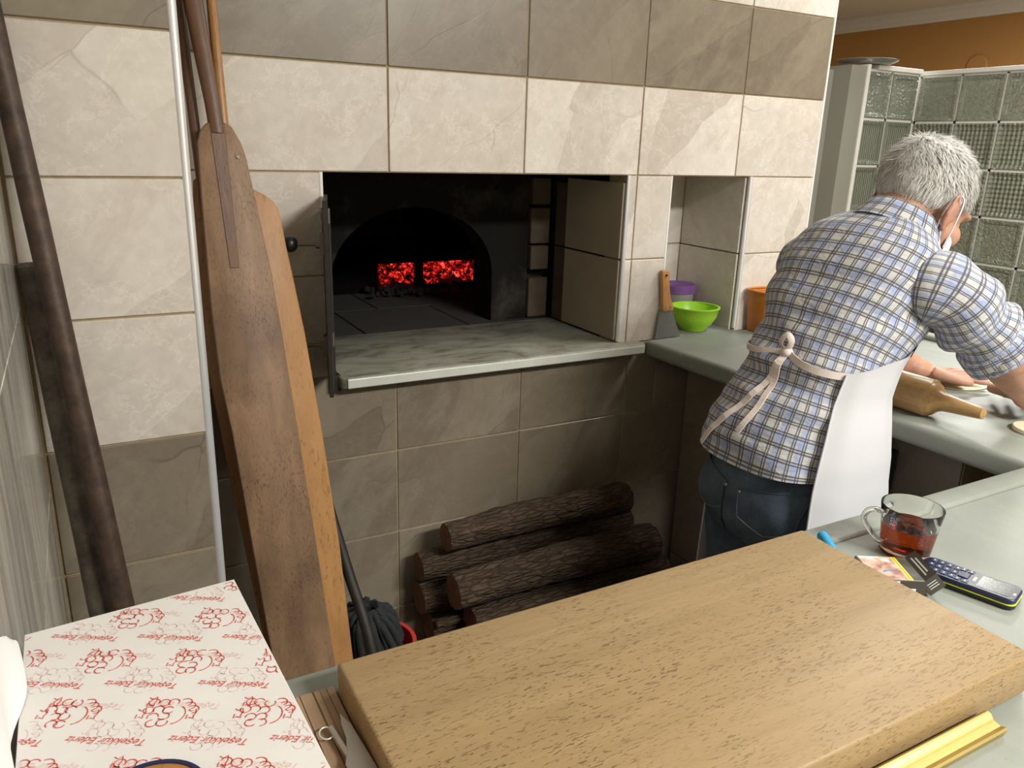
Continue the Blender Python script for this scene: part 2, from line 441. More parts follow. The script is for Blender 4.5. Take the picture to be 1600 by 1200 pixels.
# arch wall with its round mouth
ac, ar_x, ar_z, zs = 0.815, 0.238, 0.19, 1.04
pts = [(OX0 - 0.03, 0.88), (ac - ar_x, 0.88)] + [(ac - ar_x * math.cos(t * PI / 24), zs + ar_z * math.sin(t * PI / 24)) for t in range(25)] + [(ac + ar_x, 0.88), (1.17, 0.88), (1.17, 1.36), (OX0 - 0.03, 1.36)]
mk('arch_wall', prism(pts, (0, AY, 0), (1, 0, 0), (0, 0, 1), (0, 1, 0), 0.1), M['soot'], oven)
mk('jamb_post', box(1.165, OX1 + 0.03, AY + 0.03, AY + 0.1, 0.88, 1.36), M['soot'], oven)
# tiles on the side cheek and sooted bricks behind them
for (z0, z1) in ((0.905, 1.118), (1.123, 1.315)):
    o = put_tile(oven, (OX1, 1.79, (z0 + z1) / 2), 0.262, z1 - z0, M['tile_soot'], PI / 2)
for (y0, y1, x, cs) in ((1.927, 1.985, OX1 - 0.004, ((0.902, 1.118), (1.122, 1.30))),):
    for z0, z1 in cs: mk('brick', box(x, x + 0.012, y0, y1, z0, z1), M['brick_soot'], oven, bevel=0.002)
for z0, z1, xx in ((0.902, 1.02, 1.172), (1.045, 1.115, 1.176), (1.122, 1.225, 1.173), (1.235, 1.31, 1.178)):
    mk('brick', box(xx, OX1 - 0.008, AY - 0.012, AY + 0.035, z0, z1), M['brick_soot'], oven, bevel=0.004)
# hearth floor and marble sill
hearth = mk('hearth_floor', box(0.2, 1.6, AY - 0.04, 3.4, 0.86, 0.896), M['soot_deep'], oven)
hy = [AY - 0.036, 2.3, 2.6, 2.9, 3.2]
for i in range(4):
    for k in range(4):
        xa = 0.35 + 0.31 * k + (0.14 if i % 2 else 0)
        mk('hearth_brick', box(xa + 0.002, xa + 0.308, hy[i] + 0.002, hy[i + 1] - 0.002, 0.87, 0.8985), M['hearth'], hearth, bevel=0.002, seg=1)
sill = mk('sill', prism([(OX0 + 0.012, 1.64), (OX0 + 0.016, 1.617), (OX0 + 0.03, 1.607), (1.305, 1.607), (1.312, 1.615), (1.312, 1.66), (OX1 - 0.002, 1.66), (OX1 - 0.002, AY - 0.03), (OX0 + 0.012, AY - 0.03)],
    (0, 0, 0.872), (1, 0, 0), (0, 1, 0), (0, 0, 1), 0.0285), M['sill'], oven, bevel=0.006, seg=3, smooth=40)
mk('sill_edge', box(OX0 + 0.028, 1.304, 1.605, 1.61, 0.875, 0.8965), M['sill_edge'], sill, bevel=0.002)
# dome inside
dome = []
for i in range(9):
    t = i / 8; y = AY + 0.1 + 1.25 * t; s = 1.0 - 0.55 * t ** 3
    dome.append([Vector((ac + (0.62 * s) * math.cos(a * PI / 16) + 0.12, y, 0.87 + 0.52 * s * math.sin(a * PI / 16))) for a in range(17)])
mk('dome', loft(dome, caps=False, closed=False), M['soot_deep'], oven, smooth=60)
mk('dome_back', box(0.2, 1.7, 3.36, 3.40, 0.86, 1.45), M['soot_deep'], oven)
# fire grate: two rectangular windows in a sooty iron front
FY = 2.56
grate = mk('fire_grate', join(box(0.45, 0.895, FY, FY + 0.03, 0.88, 1.06), box(1.04, 1.062, FY, FY + 0.03, 0.88, 1.06), box(1.272, 1.50, FY, FY + 0.03, 0.88, 1.06),
    box(0.45, 1.50, FY, FY + 0.03, 0.996, 1.18), box(0.84, 1.06, FY - 0.02, FY + 0.06, 1.07, 1.085)), M['soot_deep'], oven)
def ember_mat():
    a = NT('ember_glow'); v = a.coord()
    n1 = a.noise(v, 42, 6, 0.72)
    c = a.ramp(n1, [(0.46, (0, 0, 0)), (0.55, (0.16, 0.003, 0.002)), (0.65, (0.8, 0.045, 0.028)), (0.77, (1.0, 0.5, 0.36))])
    a.set(col=(0.01, 0.008, 0.008), rough=1.0, emit=c, estr=1.6, spec=0.0); return a.m
M['ember'] = ember_mat()
M['ash'] = plain('ash', (0.009, 0.008, 0.008), 1.0, var=0.4, scale=40)
g = []
rnd = random.Random(3)
def chunk(c, s):
    v, f = ellipsoid((0, 0, 0), (s, s * rnd.uniform(0.6, 1), s * rnd.uniform(0.5, 0.9)), Euler((rnd.random() * 6, rnd.random() * 6, rnd.random() * 6)).to_matrix(), 7, 5)
    return [(c[0] + p[0] * rnd.uniform(0.8, 1.15), c[1] + p[1], c[2] + p[2]) for p in v], f
for k in range(420):
    x = rnd.uniform(0.88, 1.32); h = rnd.random()
    y = FY + 0.056 + 0.22 * h; z = 0.922 + 0.12 * h + rnd.uniform(-0.006, 0.015)
    g.append(chunk((x, y, z), rnd.uniform(0.009, 0.022)))
e = mk('embers', join(*g), M['ember'], None); tag(e, 'glowing red embers heaped behind the grate inside the oven', 'embers', kind='stuff')
g = [chunk((rnd.uniform(0.83, 1.26), FY - 0.036 - 0.1 * rnd.random() ** 2, 0.912 + rnd.uniform(0, 0.012)), rnd.uniform(0.006, 0.013)) for _ in range(160)]
e = mk('ash_heap', join(*g), M['ash'], None); tag(e, 'grey ash and dead cinders spilled on the oven floor', 'ash', kind='stuff')

# iron door, swung open, seen edge-on
dh = Vector((OX0 + 0.004, 1.64, 0)); dd = Vector((0.30, 1.0, 0)).normalized() * -1   # from the hinge into the room
dn = Vector((-dd.y, dd.x, 0)); dn = dn if dn.x < 0 else -dn
door = mk('door', obox(dh + dd * 0.09 + Vector((0, 0, 1.098)), dd, dn, (0, 0, 1), 0.088, 0.004, 0.192), M['iron'], oven, bevel=0.001)
mk('door_frame', join(box(OX0 + 0.0005, OX0 + 0.012, YW - 0.012, YW + 0.01, 0.865, 1.262), box(OX0 + 0.001, OX0 + 0.02, YW - 0.02, YW + 0.012, 0.865, 0.902)), M['iron'], oven, bevel=0.001)
for z in (1.262, 1.0):
    mk('hinge', join(tube([dh + Vector((-0.002, -0.012, z - 0.03)), dh + Vector((-0.002, -0.012, z + 0.0))], 0.006, 10),
        obox(dh + dd * 0.025 + dn * 0.007 + Vector((0, 0, z - 0.012)), dd, dn, (0, 0, 1), 0.03, 0.003, 0.008)), M['iron_worn'], door)
for z, L, knob in ((1.200, 0.054, 1), (0.995, 0.045, 0)):
    p = dh + dd * 0.10 + dn * 0.004 + Vector((0, 0, z))
    q = p + dn * L
    h = mk('handle', join(tube([p, q], 0.0042, 10), obox(p + dn * 0.004, dd, dn, (0, 0, 1), 0.012, 0.005, 0.02), tube([p + dn * 0.008, p + dn * 0.017], 0.0085, 6)), M['iron_worn'], door, smooth=40)
    if knob: mk('knob', ellipsoid(q + dn * 0.012, (0.0155, 0.0155, 0.0165)), M['black_plastic'], door, smooth=80)

# ------------------------------------------------------------------ counters
cf_poly = [(1.335, 1.648), (1.345, 1.30), (1.398, 0.93), (1.402, 0.655), (2.15, 0.655), (2.15, 1.648)]
c_far = thing('work_counter', (1.75, 1.15, 0), 'grey stone dough counter under the baker\'s hands, meeting the oven wall', 'counter')
mk('worktop', prism(cf_poly, (0, 0, 0.855), (1, 0, 0), (0, 1, 0), (0, 0, 1), 0.045), M['counter'], c_far, bevel=0.012, seg=4, smooth=40)
mk('rim', box(2.105, 2.15, 0.66, 1.646, 0.899, 0.915), M['counter'], c_far, bevel=0.006, seg=3, smooth=40)
mk('niche_shelf', box(NX0 + 0.002, NX1 - 0.002, 1.646, NY - 0.002, 0.862, 0.8995), M['counter'], c_far)
base = mk('base_wall', box(1.502, 2.05, 0.825, 1.645, 0.0, 0.855), M['grout'], c_far)
for i in range(3):
    for k in range(4):
        ya, yb = 0.825 + 0.273 * i, 0.825 + 0.273 * (i + 1); za = 0.006 + 0.212 * k
        put_tile(base, (1.4965, (ya + yb) / 2, za + 0.106), yb - ya - 0.004, 0.208, M['tile_dark'], -PI / 2)
mk('leg', box(1.75, 2.05, 0.66, 0.824, 0, 0.855), M['brown_wood'], c_far)

c_near = thing('serving_counter', (0.95, 0.35, 0), 'grey stone serving counter with a raised rim, carrying the wooden board', 'counter')
mk('worktop', box(PX0 + 0.002, 2.15, 0.02, 0.652, 0.86, 0.90), M['counter'], c_near, bevel=0.004)
mk('rim', box(PX0 + 0.004, 1.396, 0.612, 0.652, 0.896, 0.9065), M['counter'], c_near, bevel=0.006, seg=3, smooth=40)
mk('cabinet', box(PX0 + 0.004, 2.1, 0.10, 0.60, 0.0, 0.86), M['cabinet'], c_near)

# ------------------------------------------------------------------ materials for the objects
M['peel_walnut'] = wood_mat('peel_walnut', (0.13, 0.075, 0.042), (0.28, 0.168, 0.092), (0.05, 0.016, 0.009), 'z', 1.0, 0.6, 0.5, dark=(0.045, 0.024, 0.014), bump=0.4, flk=420)
M['peel_beech'] = wood_mat('peel_beech', (0.30, 0.145, 0.05), (0.44, 0.235, 0.09), (0.13, 0.06, 0.02), 'z', 1.0, 0.5, 0.45)
M['peel_amber'] = wood_mat('peel_amber', (0.16, 0.07, 0.02), (0.26, 0.12, 0.04), (0.07, 0.03, 0.012), 'z', 1.0, 0.5, 0.45)
M['handle_walnut'] = wood_mat('handle_walnut', (0.075, 0.033, 0.016), (0.165, 0.08, 0.037), (0.05, 0.02, 0.01), 'z', 1.6, 0.4, 0.4)
M['handle_oak'] = wood_mat('handle_oak', (0.26, 0.115, 0.03), (0.40, 0.20, 0.065), (0.12, 0.05, 0.015), 'z', 1.6, 0.4, 0.35)
M['board'] = wood_mat('board_beech', (0.245, 0.162, 0.074), (0.35, 0.243, 0.122), (0.12, 0.065, 0.025), 'x', 1.5, 0.85, 0.5, bump=0.45, flk=560)
M['pin_wood'] = wood_mat('pin_wood', (0.30, 0.165, 0.06), (0.46, 0.29, 0.12), (0.14, 0.07, 0.02), 'y', 1.2, 0.4, 0.3, bump=0.1)
M['plain_wood'] = wood_mat('plain_wood', (0.30, 0.18, 0.08), (0.42, 0.27, 0.13), (0.2, 0.11, 0.05), 'y', 1.0, 0.4, 0.5)
def striped():
    a = NT('striped_plank'); v = a.coord()
    x = a.n('SeparateXYZ', {0: v}, out=0)
    g = a.noise(a.coord(scale=(1, 0.0, 0)), 330, 2, 0.6)
    st = a.ramp(g, [(0.55, 0.0), (0.60, 1.0)])
    f = a.noise(a.coord(scale=(1, 0.05, 1)), 90, 4)
    c = a.mix(f, (0.26, 0.17, 0.10), (0.36, 0.245, 0.15)); c = a.mix(st, c, (0.06, 0.03, 0.018))
    a.set(col=c, rough=0.45); return a.m
M['striped'] = striped()
def rust(name, c0, c1):
    a = NT(name); v = a.coord(rnd=3.0); f = a.noise(v, 30, 6, 0.7)
    a.set(col=a.mix(a.ramp(f, [(0.35, 0.0), (0.65, 1.0)]), c0, c1), rough=0.55, metal=0.35); a.bump(f, 0.35, 0.001); return a.m
M['pipe'] = rust('rusty_pipe', (0.028, 0.019, 0.014), (0.085, 0.05, 0.033))
M['pipe2'] = rust('dull_pipe', (0.045, 0.036, 0.026), (0.12, 0.098, 0.07))
def bark():
    a = NT('bark'); v = a.coord(rnd=6.0, scale=(0.22, 1, 1))
    f = a.noise(v, 75, 8, 0.7, 1.2)
    e = a.n('TexVoronoi', {'Vector': v, 'Scale': 105.0}, feature='DISTANCE_TO_EDGE')
    c = a.mix(a.ramp(f, [(0.3, 0.0), (0.7, 1.0)]), (0.030, 0.020, 0.013), (0.115, 0.078, 0.052))
    c = a.mix(a.ramp(e, [(0.0, 0.55), (0.12, 0.0)]), c, (0.012, 0.008, 0.006))
    sp = a.ramp(a.noise(a.coord(rnd=6.0), 85, 2), [(0.77, 0.0), (0.79, 0.5)])
    c = a.mix(sp, c, (0.4, 0.38, 0.33))
    a.set(col=c, rough=0.95, spec=0.15); a.bump(a.math('ADD', f, a.ramp(e, [(0.0, 0.0), (0.2, 1.0)])), 0.9, 0.004); return a.m
M['bark'] = bark()
M['log_end'] = plain('log_end', (0.16, 0.075, 0.04), 0.9, var=0.4, scale=40, bump=0.3)
M['rubber'] = plain('black_yarn', (0.011, 0.012, 0.013), 0.9, var=0.5, scale=60, bump=0.3)
M['red'] = plain('red_plastic', (0.42, 0.025, 0.02), 0.4, var=0.1)
M['green'] = plain('green_plastic', (0.33, 0.62, 0.03), 0.35, var=0.04)
M['purple'] = plain('purple_lid', (0.20, 0.075, 0.30), 0.35, var=0.05, trans=0.15)
M['cloudy'] = plain('cloudy_plastic', (0.62, 0.58, 0.60), 0.35, var=0.04, trans=0.45)
M['orange'] = plain('orange_plastic', (0.55, 0.18, 0.02), 0.35, var=0.35, scale=25, trans=0.2)
M['blade'] = plain('dull_blade', (0.20, 0.205, 0.20), 0.45, 0.7, var=0.2, scale=30)
M['scraper_wood'] = wood_mat('scraper_wood', (0.36, 0.17, 0.055), (0.50, 0.27, 0.10), (0.2, 0.08, 0.03), 'z', 2.0, 0.4, 0.35)
def paper():
    a = NT('greaseproof_paper'); v = a.coord(); f = a.noise(v, 14, 5, 0.6)
    a.set(col=a.mix(f, (0.56, 0.525, 0.495), (0.66, 0.64, 0.61)), rough=0.6); a.bump(a.noise(v, 9, 4), 0.12, 0.003); return a.m
M['paper'] = paper()
M['print_red'] = plain('red_print', (0.50, 0.062, 0.042), 0.6, var=0.15, scale=200)
M['print_ghost'] = plain('ghost_print', (0.62, 0.45, 0.41), 0.6, var=0.05, scale=200)
M['white_cloth'] = plain('white_napkin', (0.68, 0.68, 0.665), 0.8, var=0.03)
M['gold'] = plain('gold_profile', (0.44, 0.335, 0.115), 0.42, 0.85, var=0.06)
M['navy'] = plain('navy_plastic', (0.012, 0.016, 0.06), 0.28, var=0.1)
M['key'] = plain('key_plastic', (0.012, 0.017, 0.055), 0.4, var=0.1)
M['lime'] = plain('lime_line', (0.62, 0.72, 0.08), 0.4, var=0.05)
M['screen'] = plain('phone_screen', (0.04, 0.045, 0.04), 0.2, var=0.35, scale=70)
M['white_ink'] = plain('white_ink', (0.75, 0.76, 0.78), 0.5, var=0.03)
M['pack'] = plain('brown_card', (0.055, 0.048, 0.036), 0.4, var=0.1)
M['yellow'] = plain('yellow_print', (0.75, 0.60, 0.05), 0.45, var=0.05)
def photo_print():
    a = NT('warning_picture'); v = a.coord(); f = a.noise(v, 60, 4, 0.6); g = a.noise(v, 38, 2)
    c = a.mix(a.ramp(f, [(0.35, 0.0), (0.55, 1.0)]), (0.30, 0.13, 0.08), (0.62, 0.42, 0.33))
    c = a.mix(a.ramp(g, [(0.55, 0.0), (0.60, 1.0)]), c, (0.72, 0.72, 0.66)); a.set(col=c, rough=0.3); return a.m
M['picture'] = photo_print()
M['blue_print'] = plain('blue_print', (0.10, 0.20, 0.42), 0.4)
M['black_ink'] = plain('black_ink', (0.01, 0.01, 0.012), 0.5)
M['cyan'] = plain('cyan_plastic', (0.02, 0.30, 0.55), 0.3, var=0.05)
def glass_m(name, col, rough=0.0, ior=1.47):
    a = NT(name); a.set(col=col, rough=rough, trans=1.0, ior=ior); v = a.coord(); a.bump(a.noise(v, 30, 2), 0.01, 0.0005); return a.m
M['glass'] = glass_m('clear_glass', (0.97, 0.98, 0.97))
M['tea'] = glass_m('tea', (0.36, 0.05, 0.006), 0.0, 1.33)
M['dough'] = plain('dough', (0.74, 0.66, 0.48), 0.7, var=0.06, scale=30, bump=0.2)

# ------------------------------------------------------------------ bread peels leaning in the recess
def peel(label, y0, k, blade, hand, mb, mh, thick=0.016, inlay=None, group=None):
    s = math.sqrt(1 + k * k); u = (1, 0, 0); v = Vector((0, k, 1)); n = Vector((0, -1, k)).normalized()
    base = (sum(p[0] for p in blade) / len(blade), y0, 0)
    t = thing('bread_peel', base, label, 'bread peel', group)
    mk('blade', prism([(x, z * s) for x, z in blade], (0, y0, 0), u, v, n, thick), mb, t, bevel=0.0035, seg=2, smooth=40)
    P = []
    for x, z, wd in hand: P.append((Vector((x, y0 + k * z, z)) + n * (thick * 0.55), wd))
    rings = []
    for p, wd in P:
        a = min(0.012, wd * 0.55)
        rings.append([p + Vector(u) * wd / 2 * math.copysign(abs(math.cos(q)) ** 0.7, math.cos(q)) + n * a * math.copysign(abs(math.sin(q)) ** 0.7, math.sin(q)) for q in [2 * PI * j / 16 for j in range(16)]])
    mk('handle', loft(rings), mh, t, smooth=50)
    if inlay:
        pp = prism([(x, z * s) for x, z in inlay], Vector((0, y0, 0)) + n * (thick - 0.002), u, v, n, 0.0035)
        mk('inlay', pp, mh, t, bevel=0.0008, seg=1)
    return t, n
pt, pn = peel('dark walnut bread peel with a tapered handle let into its blade, foremost of the three', 1.25, 0.205,
    [(0.226, 1.418), (0.214, 1.405), (0.207, 1.384), (0.2035, 1.286), (0.199, 1.10), (0.201, 0.98), (0.211, 0.879), (0.228, 0.612), (0.243, 0.38), (0.268, 0.002),
     (0.381, 0.002), (0.358, 0.374), (0.341, 0.68), (0.319, 1.04), (0.3105, 1.16), (0.303, 1.225), (0.300, 1.25), (0.294, 1.301), (0.287, 1.36), (0.281, 1.385), (0.267, 1.413), (0.257, 1.418)],
    [(0.2425, 1.40, 0.026), (0.240, 1.45, 0.026), (0.234, 1.52, 0.029), (0.226, 1.62, 0.033), (0.222, 1.75, 0.033), (0.220, 1.90, 0.031)], M['peel_walnut'], M['handle_walnut'],
    inlay=[(0.230, 1.415), (0.255, 1.416), (0.2545, 1.169), (0.2385, 1.169)])
mk('screw', join(*[tube([Vector((x, 1.25 + .205 * z, z)) + pn * 0.013, Vector((x, 1.25 + .205 * z, z)) + pn * 0.0185], 0.003, 8) for x, z in ((0.272, 1.36),)]), M['iron_worn'], pt)
mk('screw', tube([Vector((0.279, 1.531, 1.31)) + pn * 0.01, Vector((0.279, 1.531, 1.31)) + pn * 0.0185], 0.003, 8), M['iron_worn'], pt)
peel('pale beech bread peel with a thin oak handle, between the other two peels', 1.285, 0.2,
    [(0.262, 1.36), (0.30, 1.303), (0.318, 1.294), (0.332, 1.283), (0.340, 1.270), (0.345, 1.245), (0.349, 1.20), (0.356, 1.146), (0.368, 1.039), (0.383, 0.846), (0.396, 0.621), (0.402, 0.377), (0.418, 0.002), (0.285, 0.002), (0.255, 0.6), (0.232, 1.2), (0.235, 1.36)],
    [(0.259, 1.30, 0.018), (0.259, 1.42, 0.018), (0.260, 1.52, 0.0175), (0.261, 1.63, 0.0165), (0.262, 1.82, 0.016)], M['peel_beech'], M['handle_oak'])
peel('amber brown bread peel showing only one edge, tucked hindmost beside the pier strip', 1.32, 0.185,
    [(0.20, 1.32), (0.193, 1.26), (0.188, 1.0), (0.199, 0.858), (0.213, 0.709), (0.236, 0.466), (0.27, 0.002), (0.385, 0.002), (0.345, 0.5), (0.31, 1.0), (0.29, 1.30), (0.235, 1.34)],
    [(0.215, 1.25, 0.018), (0.212, 1.42, 0.018), (0.209, 1.55, 0.018), (0.206, 1.76, 0.017)], M['peel_amber'], M['handle_walnut'], thick=0.012)

# ------------------------------------------------------------------ pipes in the corner
def pipe(label, a, b, r, mat):
    a, b = Vector(a), Vector(b)
    t = thing('steel_pipe', b, label, 'pipe')
    d = (a - b).normalized()
    P = [b + (a - b) * (i / 12) for i in range(13)]
    mk('shaft', tube(P, [r * (1 + 0.03 * math.sin(i * 2.1)) for i in range(13)], 18), mat, t, smooth=50)
    mk('rim', tube([a - d * 0.004, a + d * 0.0015, a + d * 0.003], [r * 1.03, r * 1.03, r * 0.9], 18), M['iron_worn'], t, smooth=50)
pipe('long rusty brown steel pipe leaning into the tiled corner, the taller of two', (-0.0655, 1.333, 1.56), (0.056, 1.07, 0.005), 0.0155, M['pipe'])
pipe('shorter thick dull pipe with its open end showing, behind the longer one', (-0.062, 1.329, 1.212), (0.012, 1.05 + 0.04, 0.006), 0.0175, M['pipe2'])

# ------------------------------------------------------------------ firewood under the sill
def log(label, x0, x1, y, z, r, r2=None, bow=0.0, yaw=0.0, seed=0):
    r2 = r2 or r; t = thing('firewood_log', ((x0 + x1) / 2, y, z - r), label, 'log', 'firewood stacked under the oven')
    N, n = 46, 44; rings = []
    for i in range(N + 1):
        f = i / N; x = x0 + (x1 - x0) * f; c = Vector((x, y + yaw * (f - 0.5) + bow * math.sin(f * PI), z + bow * 0.6 * math.sin(f * PI)))
        ring = []
        for j in range(n):
            a = 2 * PI * j / n; rr = r + (r2 - r) * f
            q = Vector((x * 9, math.cos(a) * 2.6, math.sin(a) * 2.6 + seed * 7))
            ridg = abs(noise.noise(Vector((x * 16, a * 5 + noise.noise(q) * 2, seed * 3.1))))
            rr *= 1 + 0.10 * noise.noise(q) + 0.13 * (ridg - 0.3)
            if i in (0, N): rr *= 0.97
            ring.append(c + Vector((0, math.cos(a) * rr, math.sin(a) * rr)))
        rings.append(ring)
    mk('bark', loft(rings, caps=False), M['bark'], t, smooth=50)
    for e, s in ((0, -1), (N, 1)):
        rg = rings[e]; c = sum(rg, Vector()) / n
        V = [tuple(p) for p in rg] + [tuple(c + (p - c) * 0.55 + Vector((s * 0.002 * random.random(), 0, 0))) for p in rg] + [tuple(c)]
        F = [(j, (j + 1) % n, n + (j + 1) % n, n + j) for j in range(n)] + [(n + j, n + (j + 1) % n, 2 * n) for j in range(n)]
        mk('cut_end', (V, F), M['log_end'], t)
log('thick bark-covered firewood log lying topmost on the pile', 0.70, 1.235, 1.553, 0.490, 0.036, 0.042, 0.006, 0.0, 1)
log('firewood log directly under the topmost one, against the tiles', 0.645, 1.27, 1.590, 0.404, 0.036, 0.042, 0.004, 0.0, 2)
log('gnarled pale-barked firewood log lying in front, with a knotted end', 0.692, 1.285, 1.487, 0.378, 0.045, 0.05, 0.006, 0.0, 3)
log('firewood log with a broad brown sawn end, behind the gnarled one', 0.645, 1.16, 1.587, 0.318, 0.042, 0.04, 0.0, 0.0, 4)
log('dark firewood log lying below the gnarled one, its end sticking out beyond it', 0.74, 1.335, 1.490, 0.281, 0.041, 0.045, 0.0, 0.0, 5)
log('thin stick of firewood poking out below the broad sawn end', 0.672, 1.0, 1.542, 0.262, 0.0095, 0.016, 0.0, 0.0, 6)
for i, (y, z) in enumerate(((1.588, 0.232), (1.49, 0.192), (1.588, 0.146), (1.49, 0.104), (1.588, 0.06), (1.50, 0.05 - 0.032), )):
    if z < 0.03: continue
    log('firewood log buried low in the pile', 0.67 + 0.02 * i, 1.22 + 0.02 * (i % 3), y, z, 0.041, 0.041, 0, 0, 8 + i)
log('firewood log lying on the floor at the front of the pile', 0.70, 1.24, 1.497, 0.0 + 0.045 - 0.02, 0.022, 0.022, 0, 0, 20)

# ------------------------------------------------------------------ bucket, mop, iron pole
bk = thing('mop_bucket', (0.478, 1.44, 0), 'red plastic bucket standing on the floor under the black mop', 'bucket')
mk('pail', lathe([(0.0, 0.0), (0.066, 0.0), (0.088, 0.325), (0.094, 0.327), (0.094, 0.336), (0.085, 0.336), (0.063, 0.008), (0.0, 0.008)], 32, (0.478, 1.44, 0.001)), M['red'], bk, smooth=40)
mk('bail', tube([(0.478 + 0.09 * math.cos(a), 1.44 - 0.03 * abs(math.sin(a)), 0.325 - 0.085 * math.sin(a)) for a in [PI * i / 12 for i in range(13)]], 0.002, 8), M['steel'], bk)
mp = thing('mop', (0.47, 1.425, 0.337), 'black string mop head heaped on the red bucket', 'mop')
g = []
rn = random.Random(11)
for k in range(120):
    a = rn.uniform(0, 2 * PI); rr = rn.uniform(0.045, 0.078)
    c = Vector((0.462, 1.43, 0.0)); top = c + Vector((0.02 * math.cos(a), 0.02 * math.sin(a), 0.425 + rn.uniform(-0.01, 0.012)))
    mid = c + Vector((rr * 0.75 * math.cos(a), rr * 0.75 * math.sin(a), 0.41 + rn.uniform(-0.02, 0.01)))
    end = c + Vector((rr * math.cos(a + 0.2), rr * math.sin(a + 0.2), 0.350 + rn.uniform(-0.005, 0.015)))
    g.append(tube(smooth_path([top, mid, end], 4), 0.0065, 6))
s_ = mk('strands', join(*g), M['rubber'], mp, smooth=60); s_['kind'] = 'stuff'
mk('socket', tube([(0.462, 1.43, 0.338), (0.462, 1.43, 0.42)], [0.03, 0.02], 14), M['rubber'], mp)
tag(mk('iron_pole', tube(smooth_path([(0.452, 1.19, 0.012), (0.432, 1.31, 0.40), (0.412, 1.42, 0.57), (0.362, 1.585, 0.91), (0.345, 1.628, 1.02)], 5), 0.0115, 12), M['iron'], None, smooth=50), 'dark iron pole leaning behind the bread peels, beside the mop', 'pole')

# ------------------------------------------------------------------ things on the dough counter
gb = thing('mixing_bowl', (1.552, 1.70, 0.90), 'lime green plastic bowl standing in front of the lidded tub', 'bowl')
mk('bowl', lathe([(0.0, 0.002), (0.034, 0.0), (0.036, 0.006), (0.052, 0.02), (0.064, 0.042), (0.068, 0.064), (0.0715, 0.066), (0.0715, 0.069), (0.0655, 0.069), (0.061, 0.044), (0.049, 0.023), (0.034, 0.011), (0.0, 0.009)], 48, (1.552, 1.70, 0.9005)), M['green'], gb, smooth=50)
sp_ = [(1.552 + 0.066 * math.cos(a), 1.70 + 0.066 * math.sin(a), 0.9675) for a in [-0.6 + 0.1 * i for i in range(13)]]
mk('lip', tube(sp_, 0.003, 8), M['green'], gb, smooth=50)
tb = thing('lidded_tub', (1.588, 1.825, 0.90), 'cloudy plastic tub with a translucent purple lid, in the niche', 'tub')
mk('tub', lathe([(0.0, 0.001), (0.040, 0.0), (0.050, 0.085), (0.053, 0.088), (0.051, 0.09), (0.047, 0.088), (0.038, 0.004), (0.0, 0.004)], 40, (1.588, 1.825, 0.9005)), M['cloudy'], tb, smooth=40)
mk('lid', lathe([(0.0, 0.108), (0.045, 0.108), (0.051, 0.112), (0.055, 0.108), (0.055, 0.088), (0.0535, 0.088), (0.0, 0.1)], 40, (1.588, 1.825, 0.9005)), M['purple'], tb, smooth=40)
sc = thing('dough_scraper', (1.41, 1.635, 0.90), 'wide dough scraper with a wooden handle leaning on the tiles', 'scraper')
sv = Vector((0, 0.02, 1)).normalized(); sn = Vector((0, -1, 0.02)).normalized()
mk('blade', prism([(1.363, 0.0), (1.452, 0.0), (1.4175, 0.072), (1.414, 0.08), (1.374, 0.08), (1.371, 0.072)], (0, 1.641, 0.9015), (1, 0, 0), sv, sn, 0.0022), M['blade'], sc)
hn = [(1.376, 0.076), (1.413, 0.076), (1.413, 0.088), (1.402, 0.108), (1.395, 0.135), (1.3895, 0.182), (1.385, 0.1885), (1.366, 0.1885), (1.363, 0.183), (1.369, 0.14), (1.3735, 0.10)]
mk('handle', prism(hn, (0, 1.6425, 0.9015), (1, 0, 0), sv, sn, 0.014), M['scraper_wood'], sc, bevel=0.004, seg=3, smooth=50)
mk('hang_hole', tube([(1.378, 1.6405, 1.077), (1.378, 1.629, 1.077)], 0.003, 10), M['black_ink'], sc)
for x in (1.386, 1.403): mk('rivet', tube([(x, 1.6405, 0.99), (x, 1.6275, 0.99)], 0.0024, 10), M['steel'], sc)
oj = thing('spice_container', (1.735, 1.60, 0.90), 'stained orange plastic container standing against the wall beyond the niche', 'container')
mk('body', join(loft([[Vector((1.735 + sx * wx, 1.60 + sy * wy, 0.9005 + z)) for sx, sy in ((-1, -1), (1, -1), (1, 1), (-1, 1))] for z, wx, wy in ((0, 0.040, 0.03), (0.09, 0.046, 0.036), (0.118, 0.048, 0.038), (0.118, 0.043, 0.033), (0.01, 0.036, 0.026))], caps=True)), M['orange'], oj, bevel=0.003, seg=2, smooth=40)
mk('rim', tube(smooth_path([(1.687, 1.562, 1.02), (1.783, 1.562, 1.02), (1.783, 1.638, 1.02), (1.687, 1.638, 1.02), (1.687, 1.562, 1.02)], 4), 0.004, 8), M['orange'], oj, smooth=50)
